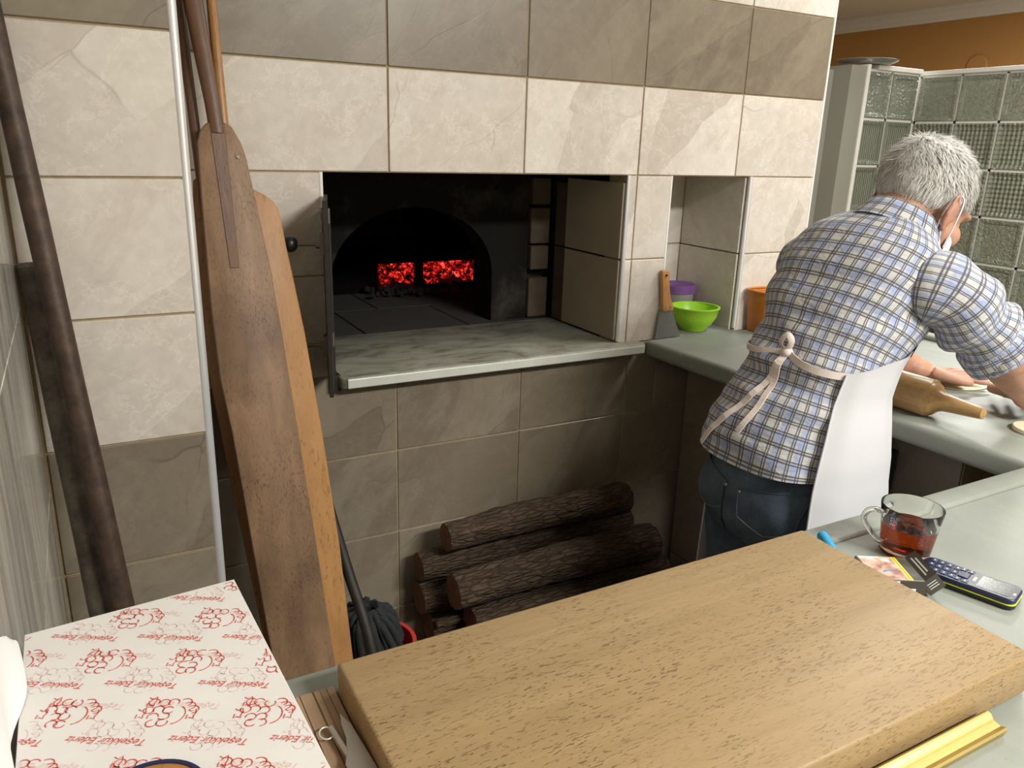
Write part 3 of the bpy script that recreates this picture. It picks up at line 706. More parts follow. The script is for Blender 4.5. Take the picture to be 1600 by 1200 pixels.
# rolling pin
rp0 = Vector((1.4655, 0.895, 0.9395)); rd = Vector((0.02, -1, 0)).normalized()
rp = thing('rolling_pin', (1.465, 0.98, 0.90), 'thick wooden rolling pin with a turned handle at the counter edge', 'rolling pin')
mk('barrel', tube([rp0 - rd * q for q in (0.21, 0.207, 0.10, 0.004, 0.0)], [0.034, 0.038, 0.0385, 0.038, 0.035], 32), M['pin_wood'], rp, smooth=40)
for s_ in (1, -1):
    b = rp0 if s_ == 1 else rp0 - rd * 0.21
    mk('handle', tube([b + rd * s_ * q for q in (-0.002, 0.004, 0.009, 0.016, 0.026, 0.04, 0.07, 0.095, 0.102, 0.103)], [0.035, 0.033, 0.028, 0.022, 0.0185, 0.0165, 0.014, 0.0115, 0.0105, 0.009], 24), M['pin_wood'], rp, smooth=40)
def dough(label, c, rx, ry, t, seed):
    rings = []; n = 40
    for z, s in ((0.0, 0.97), (t * 0.5, 1.0), (t, 0.96), (t * 1.05, 0.5), (t * 1.05, 0.02)):
        rings.append([Vector((c[0] + rx * s * math.cos(a) * (1 + 0.08 * noise.noise(Vector((math.cos(a), math.sin(a), seed)))), c[1] + ry * s * math.sin(a) * (1 + 0.08 * noise.noise(Vector((math.cos(a), math.sin(a), seed + 5)))), 0.9005 + z)) for a in [2 * PI * j / n for j in range(n)]])
    return tag(mk('flat_dough', loft(rings), M['dough'], None, smooth=60), label, 'dough')
dough('thin round of pale dough under the baker\'s spread hand', (1.772, 1.022), 0.085, 0.055, 0.004, 1.0)
dough('small scrap of dough lying near the counter edge, away from the hands', (1.585, 0.752), 0.045, 0.04, 0.008, 4.0)

# ------------------------------------------------------------------ things on the serving counter
bd = mk('cutting_board', box(0.164, 0.766, 0.318, 0.603, 0.9005, 0.945), M['board'], None, bevel=0.004, seg=3, smooth=40)
tag(bd, 'large thick beech cutting board with worn dark flecks lying on the counter', 'cutting board')
mk('striped_plank', box(0.114, 0.1625, 0.20, 0.611, 0.9005, 0.915), M['striped'], None, bevel=0.001)
tag(bpy.data.objects['striped_plank'], 'narrow plank with dark pin stripes between the paper stack and the board', 'plank')
gp = prism([(0.293, 0.0), (0.313, 0.0), (0.3135, 0.012), (0.3105, 0.0145), (0.307, 0.013), (0.3035, 0.0085), (0.297, 0.0075), (0.2925, 0.0095), (0.291, 0.0075)], (0.25, 0, 0.9005), (0, 1, 0), (0, 0, 1), (1, 0, 0), 0.437)
tag(mk('gold_profile', gp, M['gold'], None, smooth=30), 'shiny gold metal edging profile lying along the cutting board', 'metal profile')
# opener on the plank
op = thing('can_opener', (0.157, 0.52, 0.9155), 'steel can opener with a hooked blade lying on the striped plank', 'can opener')
mk('hook_blade', prism([(0.1605, 0.563), (0.1655, 0.546), (0.1675, 0.513), (0.169, 0.489), (0.165, 0.47), (0.150, 0.47), (0.147, 0.504), (0.1525, 0.517), (0.1565, 0.532), (0.158, 0.55)], (-0.006, 0, 0.9215), (1, 0, 0), (0, 1, 0), (0, 0, 1), 0.0016), M['steel'], op, bevel=0.0005, seg=1)
mk('bar', obox((0.1455, 0.527, 0.9195), (0.10, -1, 0), (1, 0.10, 0), (0, 0, 1), 0.026, 0.0024, 0.003), M['steel'], op, bevel=0.0008, seg=1)
mk('ring', tube([(0.1385 + 0.0058 * math.cos(a), 0.549 + 0.0075 * math.sin(a), 0.919) for a in [2 * PI * i / 20 for i in range(21)]], 0.0007, 8), M['chrome'], op, smooth=60)
mk('body', prism([(0.128, 0.38), (0.158, 0.38), (0.162, 0.46), (0.158, 0.486), (0.148, 0.494), (0.136, 0.49), (0.13, 0.475)], (0, 0, 0.9155), (1, 0, 0), (0, 1, 0), (0, 0, 1), 0.009), M['steel'], op, bevel=0.002, seg=2)
# paper stack on its wooden box
wb = thing('wooden_box', (0.02, 0.45, 0.90), 'plain wooden box under the stack of printed paper', 'box')
ps = [(-0.071, 0.10), (0.1125, 0.10), (0.1125, 0.24), (0.1065, 0.40), (0.0935, 0.650), (-0.071, 0.643)]
mk('lid', prism(ps, (0, 0, 0.972), (1, 0, 0), (0, 1, 0), (0, 0, 1), 0.012), M['plain_wood'], wb, bevel=0.001)
mk('case', prism([(x * 0.97, min(y - 0.003, 0.608)) for x, y in ps], (0, 0, 0.9005), (1, 0, 0), (0, 1, 0), (0, 0, 1), 0.0715), M['plain_wood'], wb)
pk = thing('paper_stack', (0.02, 0.45, 0.984), 'stack of white greaseproof paper printed with red grapes', 'paper')
q0 = [(-0.0705, 0.10), (0.1125, 0.10), (0.1115, 0.24), (0.1035, 0.40), (0.090, 0.659), (-0.0705, 0.645)]
zc = 0.984
for i, t in enumerate((0.012, 0.010, 0.008, 0.0055)):
    dx = (0.0015, 0.003, 0.0008, 0)[i]; dy = (-0.006, -0.003, -0.004, 0)[i]
    mk('sheets', prism([(x + (dx if x > 0 else 0), y + (dy if y > 0.6 else 0)) for x, y in q0], (0, 0, zc), (1, 0, 0), (0, 1, 0), (0, 0, 1), t), M['paper'], pk, bevel=0.0004, seg=1)
    zc += t + 0.0001
ztop = zc
# printed grapes: flat ink lines
def ribbon(pts, wd, z):
    V, F = [], []; n = len(pts)
    for i in range(n):
        a = Vector(pts[max(0, i - 1)]); b = Vector(pts[min(n - 1, i + 1)]); d = (b - a); d = Vector((d.x, d.y)).normalized() if d.length else Vector((1, 0))
        s = Vector((-d.y, d.x)) * wd / 2 * (0.6 + 0.5 * random.random())
        V += [(pts[i][0] + s.x, pts[i][1] + s.y, z), (pts[i][0] - s.x, pts[i][1] - s.y, z)]
        if i: F.append((2 * i - 2, 2 * i - 1, 2 * i + 1, 2 * i))
    return V, F
inside = lambda x, y: -0.069 < x and y < 0.642 + (x + 0.07) * 0.085 and x < 0.0885 + (0.655 - y) * 0.052 and y > 0.15
ROT = math.radians(-27)
def bunch(c, z, wd, rn):
    G = []
    def loc(px, py): return (c[0] + px * math.cos(ROT) - py * math.sin(ROT), c[1] + px * math.sin(ROT) + py * math.cos(ROT))
    def arc(cx, cy, r, a0, a1, e=1.0):
        pts = [loc(cx + r * math.cos(a0 + (a1 - a0) * i / 9), cy + r * e * math.sin(a0 + (a1 - a0) * i / 9)) for i in range(10)]
        pts = [p for p in pts if inside(*p)]
        if len(pts) > 2: G.append(ribbon(pts, wd, z))
    rows = [(-0.002, 0.008, 3), (-0.003, 0.001, 3), (-0.001, -0.006, 2), (0.000, -0.012, 2)]
    for ox, oy, k in rows:
        for i in range(k):
            s = rn.uniform(0, 6); arc(ox + (i - (k - 1) / 2) * 0.0066 + rn.uniform(-.0006, .0006), oy + rn.uniform(-.0008, .0008), 0.0036, s, s + rn.uniform(3.6, 5.8), 0.95)
    for k in range(3):   # shoulder of the bunch trailing off to one side
        arc(0.0125 + 0.0035 * k, 0.0085 - 0.0035 * k, 0.0042, -1.0 - 0.2 * k, 2.4, 0.9)
    for k, (lx, ly) in enumerate(((-0.011, 0.009), (0.020, -0.003), (-0.014, -0.003))):  # leaves: zigzag outlines
        pts = [loc(lx + q[0], ly + q[1]) for q in ((-0.003, 0.004), (-0.0005, 0.0025), (0.002, 0.0048), (0.003, 0.001), (0.0022, -0.002), (0.003, -0.0045), (0, -0.0035), (-0.002, -0.005), (-0.002, -0.001))]
        pts = [p for p in pts if inside(*p)]
        if len(pts) > 2: G.append(ribbon(pts, wd, z))
    arc(0.0085, -0.004, 0.0075, -1.4, 1.2, 1.2)
    return G
def printing(z, off, wd, mat, seed):
    rn = random.Random(seed); G = []; T = []
    for i in range(-6, 8):
        for j in range(-6, 10):
            c = (0.041 + 0.059 * i - 0.025 * j + off[0], 0.555 - 0.029 * i - 0.050 * j + off[1])
            if not (-0.10 < c[0] < 0.15 and 0.2 < c[1] < 0.70): continue
            G += bunch(c, z, wd, rn); T.append((c[0] - 0.009, c[1] + 0.038))
    p = mk('printed_grapes', join(*G), mat, pk, recalc=False); p['kind'] = 'stuff'
    cu = bpy.data.curves.new('txt', 'FONT'); cu.body = 'Teşekkür Ederiz'; cu.size = 0.0082; cu.shear = 0.35; cu.align_x = 'CENTER'; cu.space_character = 0.95
    to = bpy.data.objects.new('txt', cu); COL.objects.link(to)
    dg = bpy.context.evaluated_depsgraph_get(); tm = bpy.data.meshes.new_from_object(to.evaluated_get(dg)); bpy.data.objects.remove(to)
    bm = bmesh.new()
    R = Matrix.Rotation(math.radians(150), 4, 'Z')
    for c in T:
        t2 = tm.copy(); t2.transform(Matrix.Translation((c[0], c[1], z)) @ R); bm.from_mesh(t2); bpy.data.meshes.remove(t2)
    bmesh.ops.delete(bm, geom=[f for f in bm.faces if not inside(*f.calc_center_median().xy)], context='FACES')
    me = bpy.data.meshes.new('printed_lettering'); bmesh.ops.translate(bm, verts=bm.verts, vec=-WLOC[pk.name]); bm.to_mesh(me); bm.free(); me.materials.append(mat)
    o = bpy.data.objects.new('printed_lettering', me); COL.objects.link(o); o.parent = pk; o['kind'] = 'stuff'
printing(ztop + 0.0002, (0, 0), 0.0009, M['print_red'], 1)
printing(ztop + 0.0001, (0.024, -0.036), 0.0006, M['print_ghost'], 2)
# round wooden coaster with a navy rim
co = thing('wooden_coaster', (0.0, 0.417, ztop), 'round wooden coaster with a navy rim lying on the printed paper', 'coaster')
mk('disc', lathe([(0, 0.001), (0.031, 0.001), (0.031, 0.0062), (0, 0.0062)], 48, (0.0, 0.417, ztop)), M['handle_oak'], co)
mk('rim', lathe([(0.031, 0.0), (0.0335, 0.0), (0.0335, 0.0075), (0.031, 0.0075)], 48, (0.0, 0.417, ztop), closed=True), M['navy'], co, smooth=40)
# napkin between the stack and the wall
nr = []
for i in range(15):
    f = i / 14; row = []
    for j in range(13):
        h = j / 12; y = 0.60 - 0.17 * f + 0.012 * math.sin(h * 4); z = ztop + 0.0008 + (0.03 + 0.085 * (f ** 0.8)) * h
        row.append(Vector((-0.0745 + 0.0075 * (1 - h) * (0.5 + 0.5 * math.sin(f * 9)), y, z)))
    nr.append(row)
nv, nf = loft(nr, caps=False, closed=False)
nv2 = [(p[0] + 0.0008, p[1], p[2]) for p in nv]; k = len(nv)
tag(mk('paper_napkin', (list(nv) + nv2, nf + [tuple(a + k for a in q[::-1]) for q in nf]), M['white_cloth'], None, smooth=60), 'white paper napkin standing against the wall on the printed paper', 'napkin')
# glass mug of tea
mc = (0.914, 0.556, 0.9005)
mg = thing('tea_mug', mc, 'clear glass mug half full of dark tea', 'mug')
mk('glass', lathe([(0.0, 0.0), (0.028, 0.0), (0.0305, 0.002), (0.0305, 0.007), (0.0315, 0.012), (0.0335, 0.03), (0.0358, 0.05), (0.038, 0.0655), (0.0378, 0.067), (0.0365, 0.067), (0.036, 0.0655), (0.0338, 0.05), (0.0313, 0.03), (0.0292, 0.014), (0.027, 0.0085), (0.0, 0.008)], 64, mc), M['glass'], mg, smooth=50)
mk('tea', lathe([(0.0, 0.0078), (0.0272, 0.0083), (0.0294, 0.014), (0.0315, 0.03), (0.0328, 0.0405), (0.0, 0.0405)], 64, mc), M['tea'], mg, smooth=50)
hd = Vector((-0.86, 0.51, 0)); c0 = Vector(mc)
mk('handle', tube(smooth_path([c0 + hd * 0.034 + Vector((0, 0, 0.054)), c0 + hd * 0.046 + Vector((0, 0, 0.060)), c0 + hd * 0.057 + Vector((0, 0, 0.057)), c0 + hd * 0.060 + Vector((0, 0, 0.046)), c0 + hd * 0.050 + Vector((0, 0, 0.030)), c0 + hd * 0.0385 + Vector((0, 0, 0.017)), c0 + hd * 0.0305 + Vector((0, 0, 0.013))], 5), (0.0036, 0.0052) and [(0.0034, 0.005)] * 31, 14), M['glass'], mg, smooth=60)
# mobile phone
pc = Vector((0.9055, 0.4635, 0.9005)); pa = Vector((0.286, -0.958, 0)).normalized(); pb = Vector((-pa.y, pa.x, 0))   # along, across
ph = thing('mobile_phone', pc, 'navy keypad mobile phone with a lime line round its edge', 'mobile phone')
def rrect(hl, hw, r, n=6):
    P = []
    for cx, cy, a0 in ((hl - r, hw - r, 0), (-hl + r, hw - r, PI / 2), (-hl + r, -hw + r, PI), (hl - r, -hw + r, 1.5 * PI)):
        for i in range(n + 1): P.append((cx + r * math.cos(a0 + PI / 2 * i / n), cy + r * math.sin(a0 + PI / 2 * i / n)))
    return P
def slab(hl, hw, r, z0, z1, off=(0, 0)):
    return prism([(a + off[0], b + off[1]) for a, b in rrect(hl, hw, r)], pc + Vector((0, 0, z0)), pa, pb, (0, 0, 1), z1 - z0)
mk('case', slab(0.0535, 0.0225, 0.010, 0.0, 0.0062), M['black_plastic'], ph, bevel=0.002, seg=3, smooth=40)
mk('seam_line', slab(0.0537, 0.0227, 0.010, 0.0060, 0.0070), M['lime'], ph)
mk('face', slab(0.0533, 0.0222, 0.010, 0.0070, 0.0135), M['navy'], ph, bevel=0.002, seg=3, smooth=40)
mk('screen_bezel', slab(0.026, 0.0205, 0.006, 0.0135, 0.0139, (0.0255, 0)), M['black_plastic'], ph)
mk('screen', slab(0.0175, 0.0155, 0.001, 0.0139, 0.0141, (0.028, 0)), M['screen'], ph)
for r_ in range(4):
    for c_ in range(3):
        kx, ky = -0.0435 + 0.0088 * r_, (c_ - 1) * 0.0125
        ky_ = mk('key', slab(0.0036, 0.0052, 0.0015, 0.0133, 0.0146, (kx, ky)), M['key'], ph, bevel=0.0004, seg=1)
        mk('key_mark', slab(0.0009, 0.0011, 0.0003, 0.0146, 0.01475, (kx, ky)), M['white_ink'], ky_)
mk('key', slab(0.0058, 0.0075, 0.002, 0.0133, 0.0150, (-0.0065, 0)), M['key'], ph, bevel=0.0005, seg=1)
for ky in (-0.0145, 0.0145):
    for kx in (-0.0105, -0.002):
        ky_ = mk('key', slab(0.0036, 0.0042, 0.0012, 0.0133, 0.0146, (kx, ky)), M['key'], ph, bevel=0.0004, seg=1)
        mk('key_mark', slab(0.0006, 0.0016, 0.0002, 0.0146, 0.01475, (kx, ky)), M['white_ink'], ky_)
mk('maker_mark', slab(0.0013, 0.0055, 0.0003, 0.0139, 0.01405, (0.0055, 0)), M['white_ink'], ph)
mk('model_mark', slab(0.0012, 0.0022, 0.0003, 0.0139, 0.01405, (0.0487, -0.004)), M['white_ink'], ph)
# cigarette packet with its lid flipped open
ca = Vector((0.86, -0.51, 0)).normalized(); cb = Vector((0.51, 0.86, 0)).normalized(); cc = Vector((0.824, 0.513, 0.9005))
cg = thing('cigarette_packet', cc, 'brown cigarette packet with a warning picture and its lid flipped open', 'packet')
def cbox(a0, a1, b0, b1, z0, z1): return obox(cc + ca * (a0 + a1) / 2 + cb * (b0 + b1) / 2 + Vector((0, 0, (z0 + z1) / 2)), ca, cb, (0, 0, 1), (a1 - a0) / 2, (b1 - b0) / 2, (z1 - z0) / 2)
mk('carton', cbox(-0.034, 0.031, -0.0275, 0.0275, 0, 0.021), M['pack'], cg, bevel=0.0006, seg=1)
mk('warning_picture', cbox(-0.031, 0.010, -0.027, 0.027, 0.021, 0.0213), M['picture'], cg)
mk('blue_arc', prism([(0.011 * math.cos(a) * r, 0.011 * math.sin(a) * r) for r, rng in ((1.0, range(0, 11)), (0.75, range(10, -1, -1))) for a in [0.5 + 0.2 * i for i in rng]], cc + ca * -0.006 + cb * -0.016 + Vector((0, 0, 0.0213)), ca, cb, (0, 0, 1), 0.0001), M['blue_print'], cg)
mk('yellow_band', cbox(0.0095, 0.015, -0.027, 0.027, 0.021, 0.02135), M['yellow'], cg)
mk('black_line', cbox(0.0118, 0.0126, -0.026, 0.026, 0.02135, 0.02145), M['black_ink'], cg)
mk('barcode_label', cbox(-0.002, 0.019, -0.0279, -0.0275, 0.002, 0.010), M['white_ink'], cg)
for i in range(9): mk('barcode_bar', cbox(0.0 + 0.002 * i, 0.0 + 0.002 * i + (0.0006 if i % 3 else 0.0012), -0.0282, -0.0279, 0.0025, 0.0085), M['black_ink'], cg)
mk('side_label', cbox(-0.012, -0.001, -0.0279, -0.0275, 0.012, 0.0195), M['white_ink'], cg)
mk('foil', cbox(0.031, 0.0345, -0.024, 0.024, 0.002, 0.019), M['plain_wood'], cg)
la = (ca * 0.72 + Vector((0, 0, 0.69))).normalized(); ln = (Vector((0, 0, 0.72)) - ca * 0.69).normalized()
lc = cc + ca * 0.034 + Vector((0, 0, 0.0125))
lid = mk('flip_lid', join(obox(lc + ln * 0.010 + la * 0.006, la, cb, ln, 0.011, 0.0275, 0.0004), obox(lc - ln * 0.010 + la * 0.004, la, cb, ln, 0.009, 0.0275, 0.0004), obox(lc + la * 0.0165, la, cb, ln, 0.0004, 0.0275, 0.0105),
    obox(lc + cb * 0.0272 + la * 0.006, la, cb, ln, 0.0105, 0.0004, 0.0105), obox(lc - cb * 0.0272 + la * 0.006, la, cb, ln, 0.0105, 0.0004, 0.0105)), M['pack'], cg)
for i, q in enumerate((0.004, 0.008)): mk('lid_lettering', obox(lc + ln * 0.0106 + la * (0.003 + q), la, cb, ln, 0.0009, 0.020 - 0.004 * i, 0.0001), M['white_ink'], lid)
for i in range(3): mk('lid_lettering', obox(lc - cb * 0.0278 + la * 0.006 + ln * (0.004 - 0.0035 * i), la, cb, ln, 0.006, 0.0001, 0.0004), M['white_ink'], lid)
# blue pen beside the board
bp = thing('blue_marker', (0.803, 0.575, 0.9005), 'bright blue marker lying half hidden beside the cutting board', 'marker')
p0, p1 = Vector((0.827, 0.619, 0.9150)), Vector((0.787, 0.548, 0.9080)); dv = (p1 - p0)
mk('cap', tube([p0 + dv * q for q in (0, 0.02, 0.06, 0.5)], [0.004, 0.007, 0.0075, 0.0075], 16), M['cyan'], bp, smooth=50)
mk('barrel', tube([p0 + dv * q for q in (0.5, 0.97, 1.0)], [0.0068, 0.0068, 0.005], 16), M['white_ink'], bp, smooth=50)

# ------------------------------------------------------------------ under the dough counter
bn = thing('waste_bin', (1.447, 1.05, 0), 'slim dark bin under the dough counter with something red in it', 'bin')
mk('bin_body', join(loft([[Vector((1.447 + sx * a, 1.05 + sy * b, z)) for sx, sy in ((-1, -1), (1, -1), (1, 1), (-1, 1))] for z, a, b in ((0.001, 0.034, 0.07), (0.80, 0.0425, 0.09), (0.80, 0.039, 0.086), (0.02, 0.031, 0.066))])), plain('bin_plastic', (0.02, 0.025, 0.032), 0.4), bn, bevel=0.003)
mk('red_packet', box(1.418, 1.47, 0.985, 1.03, 0.5, 0.826), M['red'], bn, bevel=0.003)
mk('tool_handle', tube([(1.45, 1.0, 0.4), (1.455, 0.972, 0.845)], 0.006, 10), M['black_plastic'], bn)

# ------------------------------------------------------------------ glass block partition beyond the counter
def block_mat(name, kind, col):
    a = NT(name); v = a.coord(rnd=3.0)
    if kind == 'grid':
        x = a.n('TexWave', {'Vector': a.coord(), 'Scale': 16.0}, bands_direction='X', out=1); z = a.n('TexWave', {'Vector': a.coord(), 'Scale': 16.0}, bands_direction='Z', out=1)
        h = a.math('ADD', x, z)
    elif kind == 'rib': h = a.n('TexWave', {'Vector': a.coord(), 'Scale': 22.0}, bands_direction='X', out=1)
    else: h = a.noise(v, 55, 3, 0.5, 1.5)
    a.set(col=col, rough=0.10, trans=0.45, ior=1.45, spec=0.8); a.bump(h, 1.0, 0.016 if kind == 'wavy' else 0.006); return a.m
GB = [block_mat('glass_block_' + k, k, (0.34, 0.37, 0.30)) for k in ('wavy', 'grid', 'rib')]
part_ = struct('wall_glass_block', box(3.52, 3.585, 1.30, 2.52, 0.0, 0.155), M['white_trim'])
part_['label'] = 'low partition of glass blocks with white joints'
def block(c, rz, mat, sx=1.0):
    if mat.name not in MESHMAT:
        hw = 0.0945; rings = []
        def sq(h, y): return [Vector((-h, y, -h)), Vector((h, y, -h)), Vector((h, y, h)), Vector((-h, y, h))]
        g = loft([sq(hw - 0.022, -0.029), sq(hw - 0.016, -0.034), sq(hw - 0.004, -0.0365), sq(hw, -0.033), sq(hw, 0.033), sq(hw - 0.004, 0.0365), sq(hw - 0.016, 0.034), sq(hw - 0.022, 0.029)])
        me = bpy.data.meshes.new('glass_block'); me.from_pydata([tuple(p) for p in g[0]], [], g[1]); finish(me, 0, 0, 1); me.materials.append(mat); MESHMAT[mat.name] = me
    o = bpy.data.objects.new('glass_block', MESHMAT[mat.name]); COL.objects.link(o); o.parent = part_
    o.location = Vector(c) - WLOC[part_.name]; o.rotation_euler = (0, 0, rz); o.scale = (sx, 1, 1)
ZT = 1.755; mort = []
rowk = [0, 1, 1, 0, 0, 2, 0, 1]
for r_ in range(8):
    zc_ = ZT - 0.1 - 0.2 * r_
    for c_ in range(5):
        block((3.55, 2.40 - 0.2 * c_, zc_), PI / 2, GB[rowk[r_]])
    for c_ in range(2): block((3.165 + 0.185 * c_, 2.485, zc_), 0, GB[(0, 2, 2, 2, 0, 1, 0, 1)[r_]], 0.92)
for r_ in range(9):
    z = ZT - 0.2 * r_; mort += [box(3.522, 3.578, 1.40, 2.505, z - 0.006, z + 0.006), box(3.07, 3.45, 2.457, 2.513, z - 0.006, z + 0.006)]
for c_ in range(6): mort.append(box(3.522, 3.578, 2.50 - 0.2 * c_ - 0.006, 2.50 - 0.2 * c_ + 0.006, 0.15, ZT))
for x in (3.0725, 3.2575, 3.4475): mort.append(box(x - 0.006, x + 0.006, 2.457, 2.513, 0.15, ZT))
mk('mortar', join(*mort), M['white_trim'], part_)
mk('cap_rail', join(box(3.51, 3.59, 1.38, 2.51, ZT + 0.004, ZT + 0.022), box(3.15, 3.452, 2.445, 2.52, ZT + 0.004, ZT + 0.024)), M['white_trim'], part_, bevel=0.002)
struct('wall_post', join(box(2.72, 2.97, 2.52, 2.62, 0, ZT - 0.005), box(2.955, 3.062, 2.43, 2.62, 0, ZT + 0.01)), M['grey_panel'])
struct('trim_8', box(3.052, 3.072, 2.425, 2.52, 0, ZT + 0.018), M['white_trim'])
tr = thing('round_tray', (3.13, 2.50, ZT + 0.026), 'shiny round steel tray resting on top of the glass partition', 'tray')
mk('dish', lathe([(0.0, 0.0), (0.10, 0.0), (0.118, 0.008), (0.128, 0.014), (0.130, 0.016), (0.126, 0.0175), (0.116, 0.011), (0.10, 0.003), (0.0, 0.003)], 48, (3.13, 2.50, ZT + 0.026)), M['steel'], tr, smooth=40)
tag(mk('wall_plate', lathe([(0, 0), (0.085, 0), (0.085, 0.012), (0.075, 0.02), (0, 0.02)], 32, (0, 0, 0)), M['orange_wall'], None), 'round cover plate painted like the orange wall', 'cover plate')
wp = bpy.data.objects['wall_plate']; wp.rotation_euler = (0, -PI / 2, 0); wp.location = (6.299, 4.01, 2.09)
# dish rack with glasses behind the rim
sh = thing('drainer_table', (2.40, 1.25, 0), 'low dark table carrying the glasses behind the dough counter', 'table')
mk('top', box(2.17, 2.62, 0.85, 1.60, 0.82, 0.845), M['brown_wood'], sh, bevel=0.003)
for x in (2.2, 2.58):
    for y in (0.89, 1.56): mk('leg', box(x - 0.02, x + 0.02, y - 0.02, y + 0.02, 0, 0.82), M['brown_wood'], sh)
dr = thing('drainer_tray', (2.36, 1.28, 0.845), 'black drainer tray holding upturned glasses beyond the counter rim', 'tray')
mk('tray', join(box(2.20, 2.52, 0.98, 1.56, 0.846, 0.856), box(2.20, 2.21, 0.98, 1.56, 0.856, 0.90), box(2.51, 2.52, 0.98, 1.56, 0.856, 0.90), box(2.21, 2.51, 0.98, 0.99, 0.856, 0.90), box(2.21, 2.51, 1.55, 1.56, 0.856, 0.90)), M['black_plastic'], dr)
for i, (x, y) in enumerate(((2.30, 1.50), (2.30, 1.42), (2.31, 1.34), (2.30, 1.25), (2.40, 1.46), (2.41, 1.37), (2.40, 1.28))):
    tag(mk('drinking_glass', lathe([(0.030, 0.0), (0.031, 0.002), (0.026, 0.085), (0.024, 0.09), (0.0, 0.09), (0.0, 0.085), (0.0235, 0.082), (0.0285, 0.0)], 28, (x, y, 0.857)), M['glass'], None, smooth=40), 'upturned clear drinking glass standing in the black drainer tray', 'glass', 'upturned glasses in the drainer tray')

# ------------------------------------------------------------------ the baker
def skin_mat():
    a = NT('skin'); v = a.coord(); f = a.noise(v, 22, 5, 0.6); g = a.noise(v, 160, 3)
    c = a.mix(a.ramp(f, [(0.35, 0.0), (0.7, 1.0)]), (0.36, 0.175, 0.115), (0.50, 0.28, 0.19))
    a.set(col=c, rough=0.5, sss=0.08, spec=0.35); a.b.inputs['Subsurface Radius'].default_value = (0.01, 0.004, 0.002)
    a.bump(g, 0.12, 0.0006); return a.m
M['skin'] = skin_mat()
def plaid_mat():
    a = NT('plaid_cotton'); uv = a.n('TexCoord', out=2); s = a.n('SeparateXYZ', {0: uv}, out=0); t = a.n('SeparateXYZ', {0: uv}, out=1)
    def band(x, period, off, wd, soft=0.06):
        f = a.math('FRACT', a.math('ADD', a.math('DIVIDE', x, period), off))
        d = a.math('ABSOLUTE', a.math('SUBTRACT', f, 0.5))
        return a.math('SMOOTH_MIN', 1.0, a.ramp(d, [(max(0, wd / 2 - soft * wd), 1.0), (wd / 2 + soft * wd, 0.0)]), ) if False else a.ramp(d, [(wd * 0.35, 1.0), (wd * 0.65, 0.0)])
    c = (0.52, 0.515, 0.50)
    P = 0.042
    col = a.mix(a.math('MULTIPLY', band(s, P, 0.0, 0.30), 0.55), c, (0.20, 0.30, 0.62))
    col = a.mix(a.math('MULTIPLY', band(t, P, 0.0, 0.30), 0.50), col, (0.20, 0.29, 0.58))
    col = a.mix(a.math('MULTIPLY', band(s, P / 2, 0.25, 0.34), 0.30), col, (0.36, 0.34, 0.36))
    col = a.mix(a.math('MULTIPLY', band(t, P / 2, 0.25, 0.34), 0.30), col, (0.36, 0.34, 0.36))
    for off in (0.08, 0.30):
        col = a.mix(a.math('MULTIPLY', band(s, P / 2, off, 0.115), 0.88), col, (0.022, 0.02, 0.035))
        col = a.mix(a.math('MULTIPLY', band(t, P / 2, off, 0.115), 0.88), col, (0.022, 0.02, 0.035))
    w_ = a.noise(a.coord(), 500, 2)
    col = a.mix(0.12, col, a.mix(w_, (0.2, 0.2, 0.22), (0.9, 0.9, 0.9)))
    a.set(col=col, rough=0.85, spec=0.15, sheen=0.1); a.bump(a.noise(a.coord(scale=(1, 1, 2.2)), 24, 4, 0.55, 0.8), 0.6, 0.007); return a.m
M['plaid'] = plaid_mat()
def denim():
    a = NT('denim'); v = a.coord(); f = a.noise(v, 9, 5, 0.6); g = a.noise(a.coord(scale=(1, 1, 0.25)), 420, 2)
    c = a.mix(a.ramp(f, [(0.35, 0.0), (0.72, 1.0)]), (0.026, 0.038, 0.058), (0.115, 0.155, 0.205)); c = a.mix(0.3, c, a.mix(g, (0.01, 0.015, 0.03), (0.16, 0.2, 0.26)))
    a.set(col=c, rough=0.85, spec=0.2); a.bump(a.math('ADD', a.noise(v, 18, 4), a.math('MULTIPLY', g, 0.2)), 0.5, 0.004); return a.m
M['denim'] = denim()
M['stitch'] = plain('seam_thread', (0.16, 0.17, 0.17), 0.8)
M['apron'] = plain('white_apron', (0.50, 0.50, 0.515), 0.85, var=0.03, scale=6, bump=0.1)
M['tie'] = plain('apron_tape', (0.66, 0.58, 0.53), 0.85, var=0.06)
def hair_mat():
    a = NT('grey_hair'); v = a.coord(); f = a.noise(v, 70, 4)
    c = a.mix(f, (0.30, 0.28, 0.25), (0.66, 0.65, 0.63)); a.set(col=c, rough=0.55, spec=0.4); return a.m
M['hair'] = hair_mat()
M['mask'] = plain('white_mask', (0.78, 0.80, 0.82), 0.8, var=0.02)
M['shoe'] = plain('black_shoe', (0.02, 0.02, 0.02), 0.5, var=0.2)
M['eye'] = plain('eye_white', (0.7, 0.68, 0.65), 0.2, var=0.02)

BX, BY = 1.18, 0.985
man = thing('person', (BX, BY, 0.0), 'grey-haired person in a plaid shirt and white apron bending over the dough', 'person')
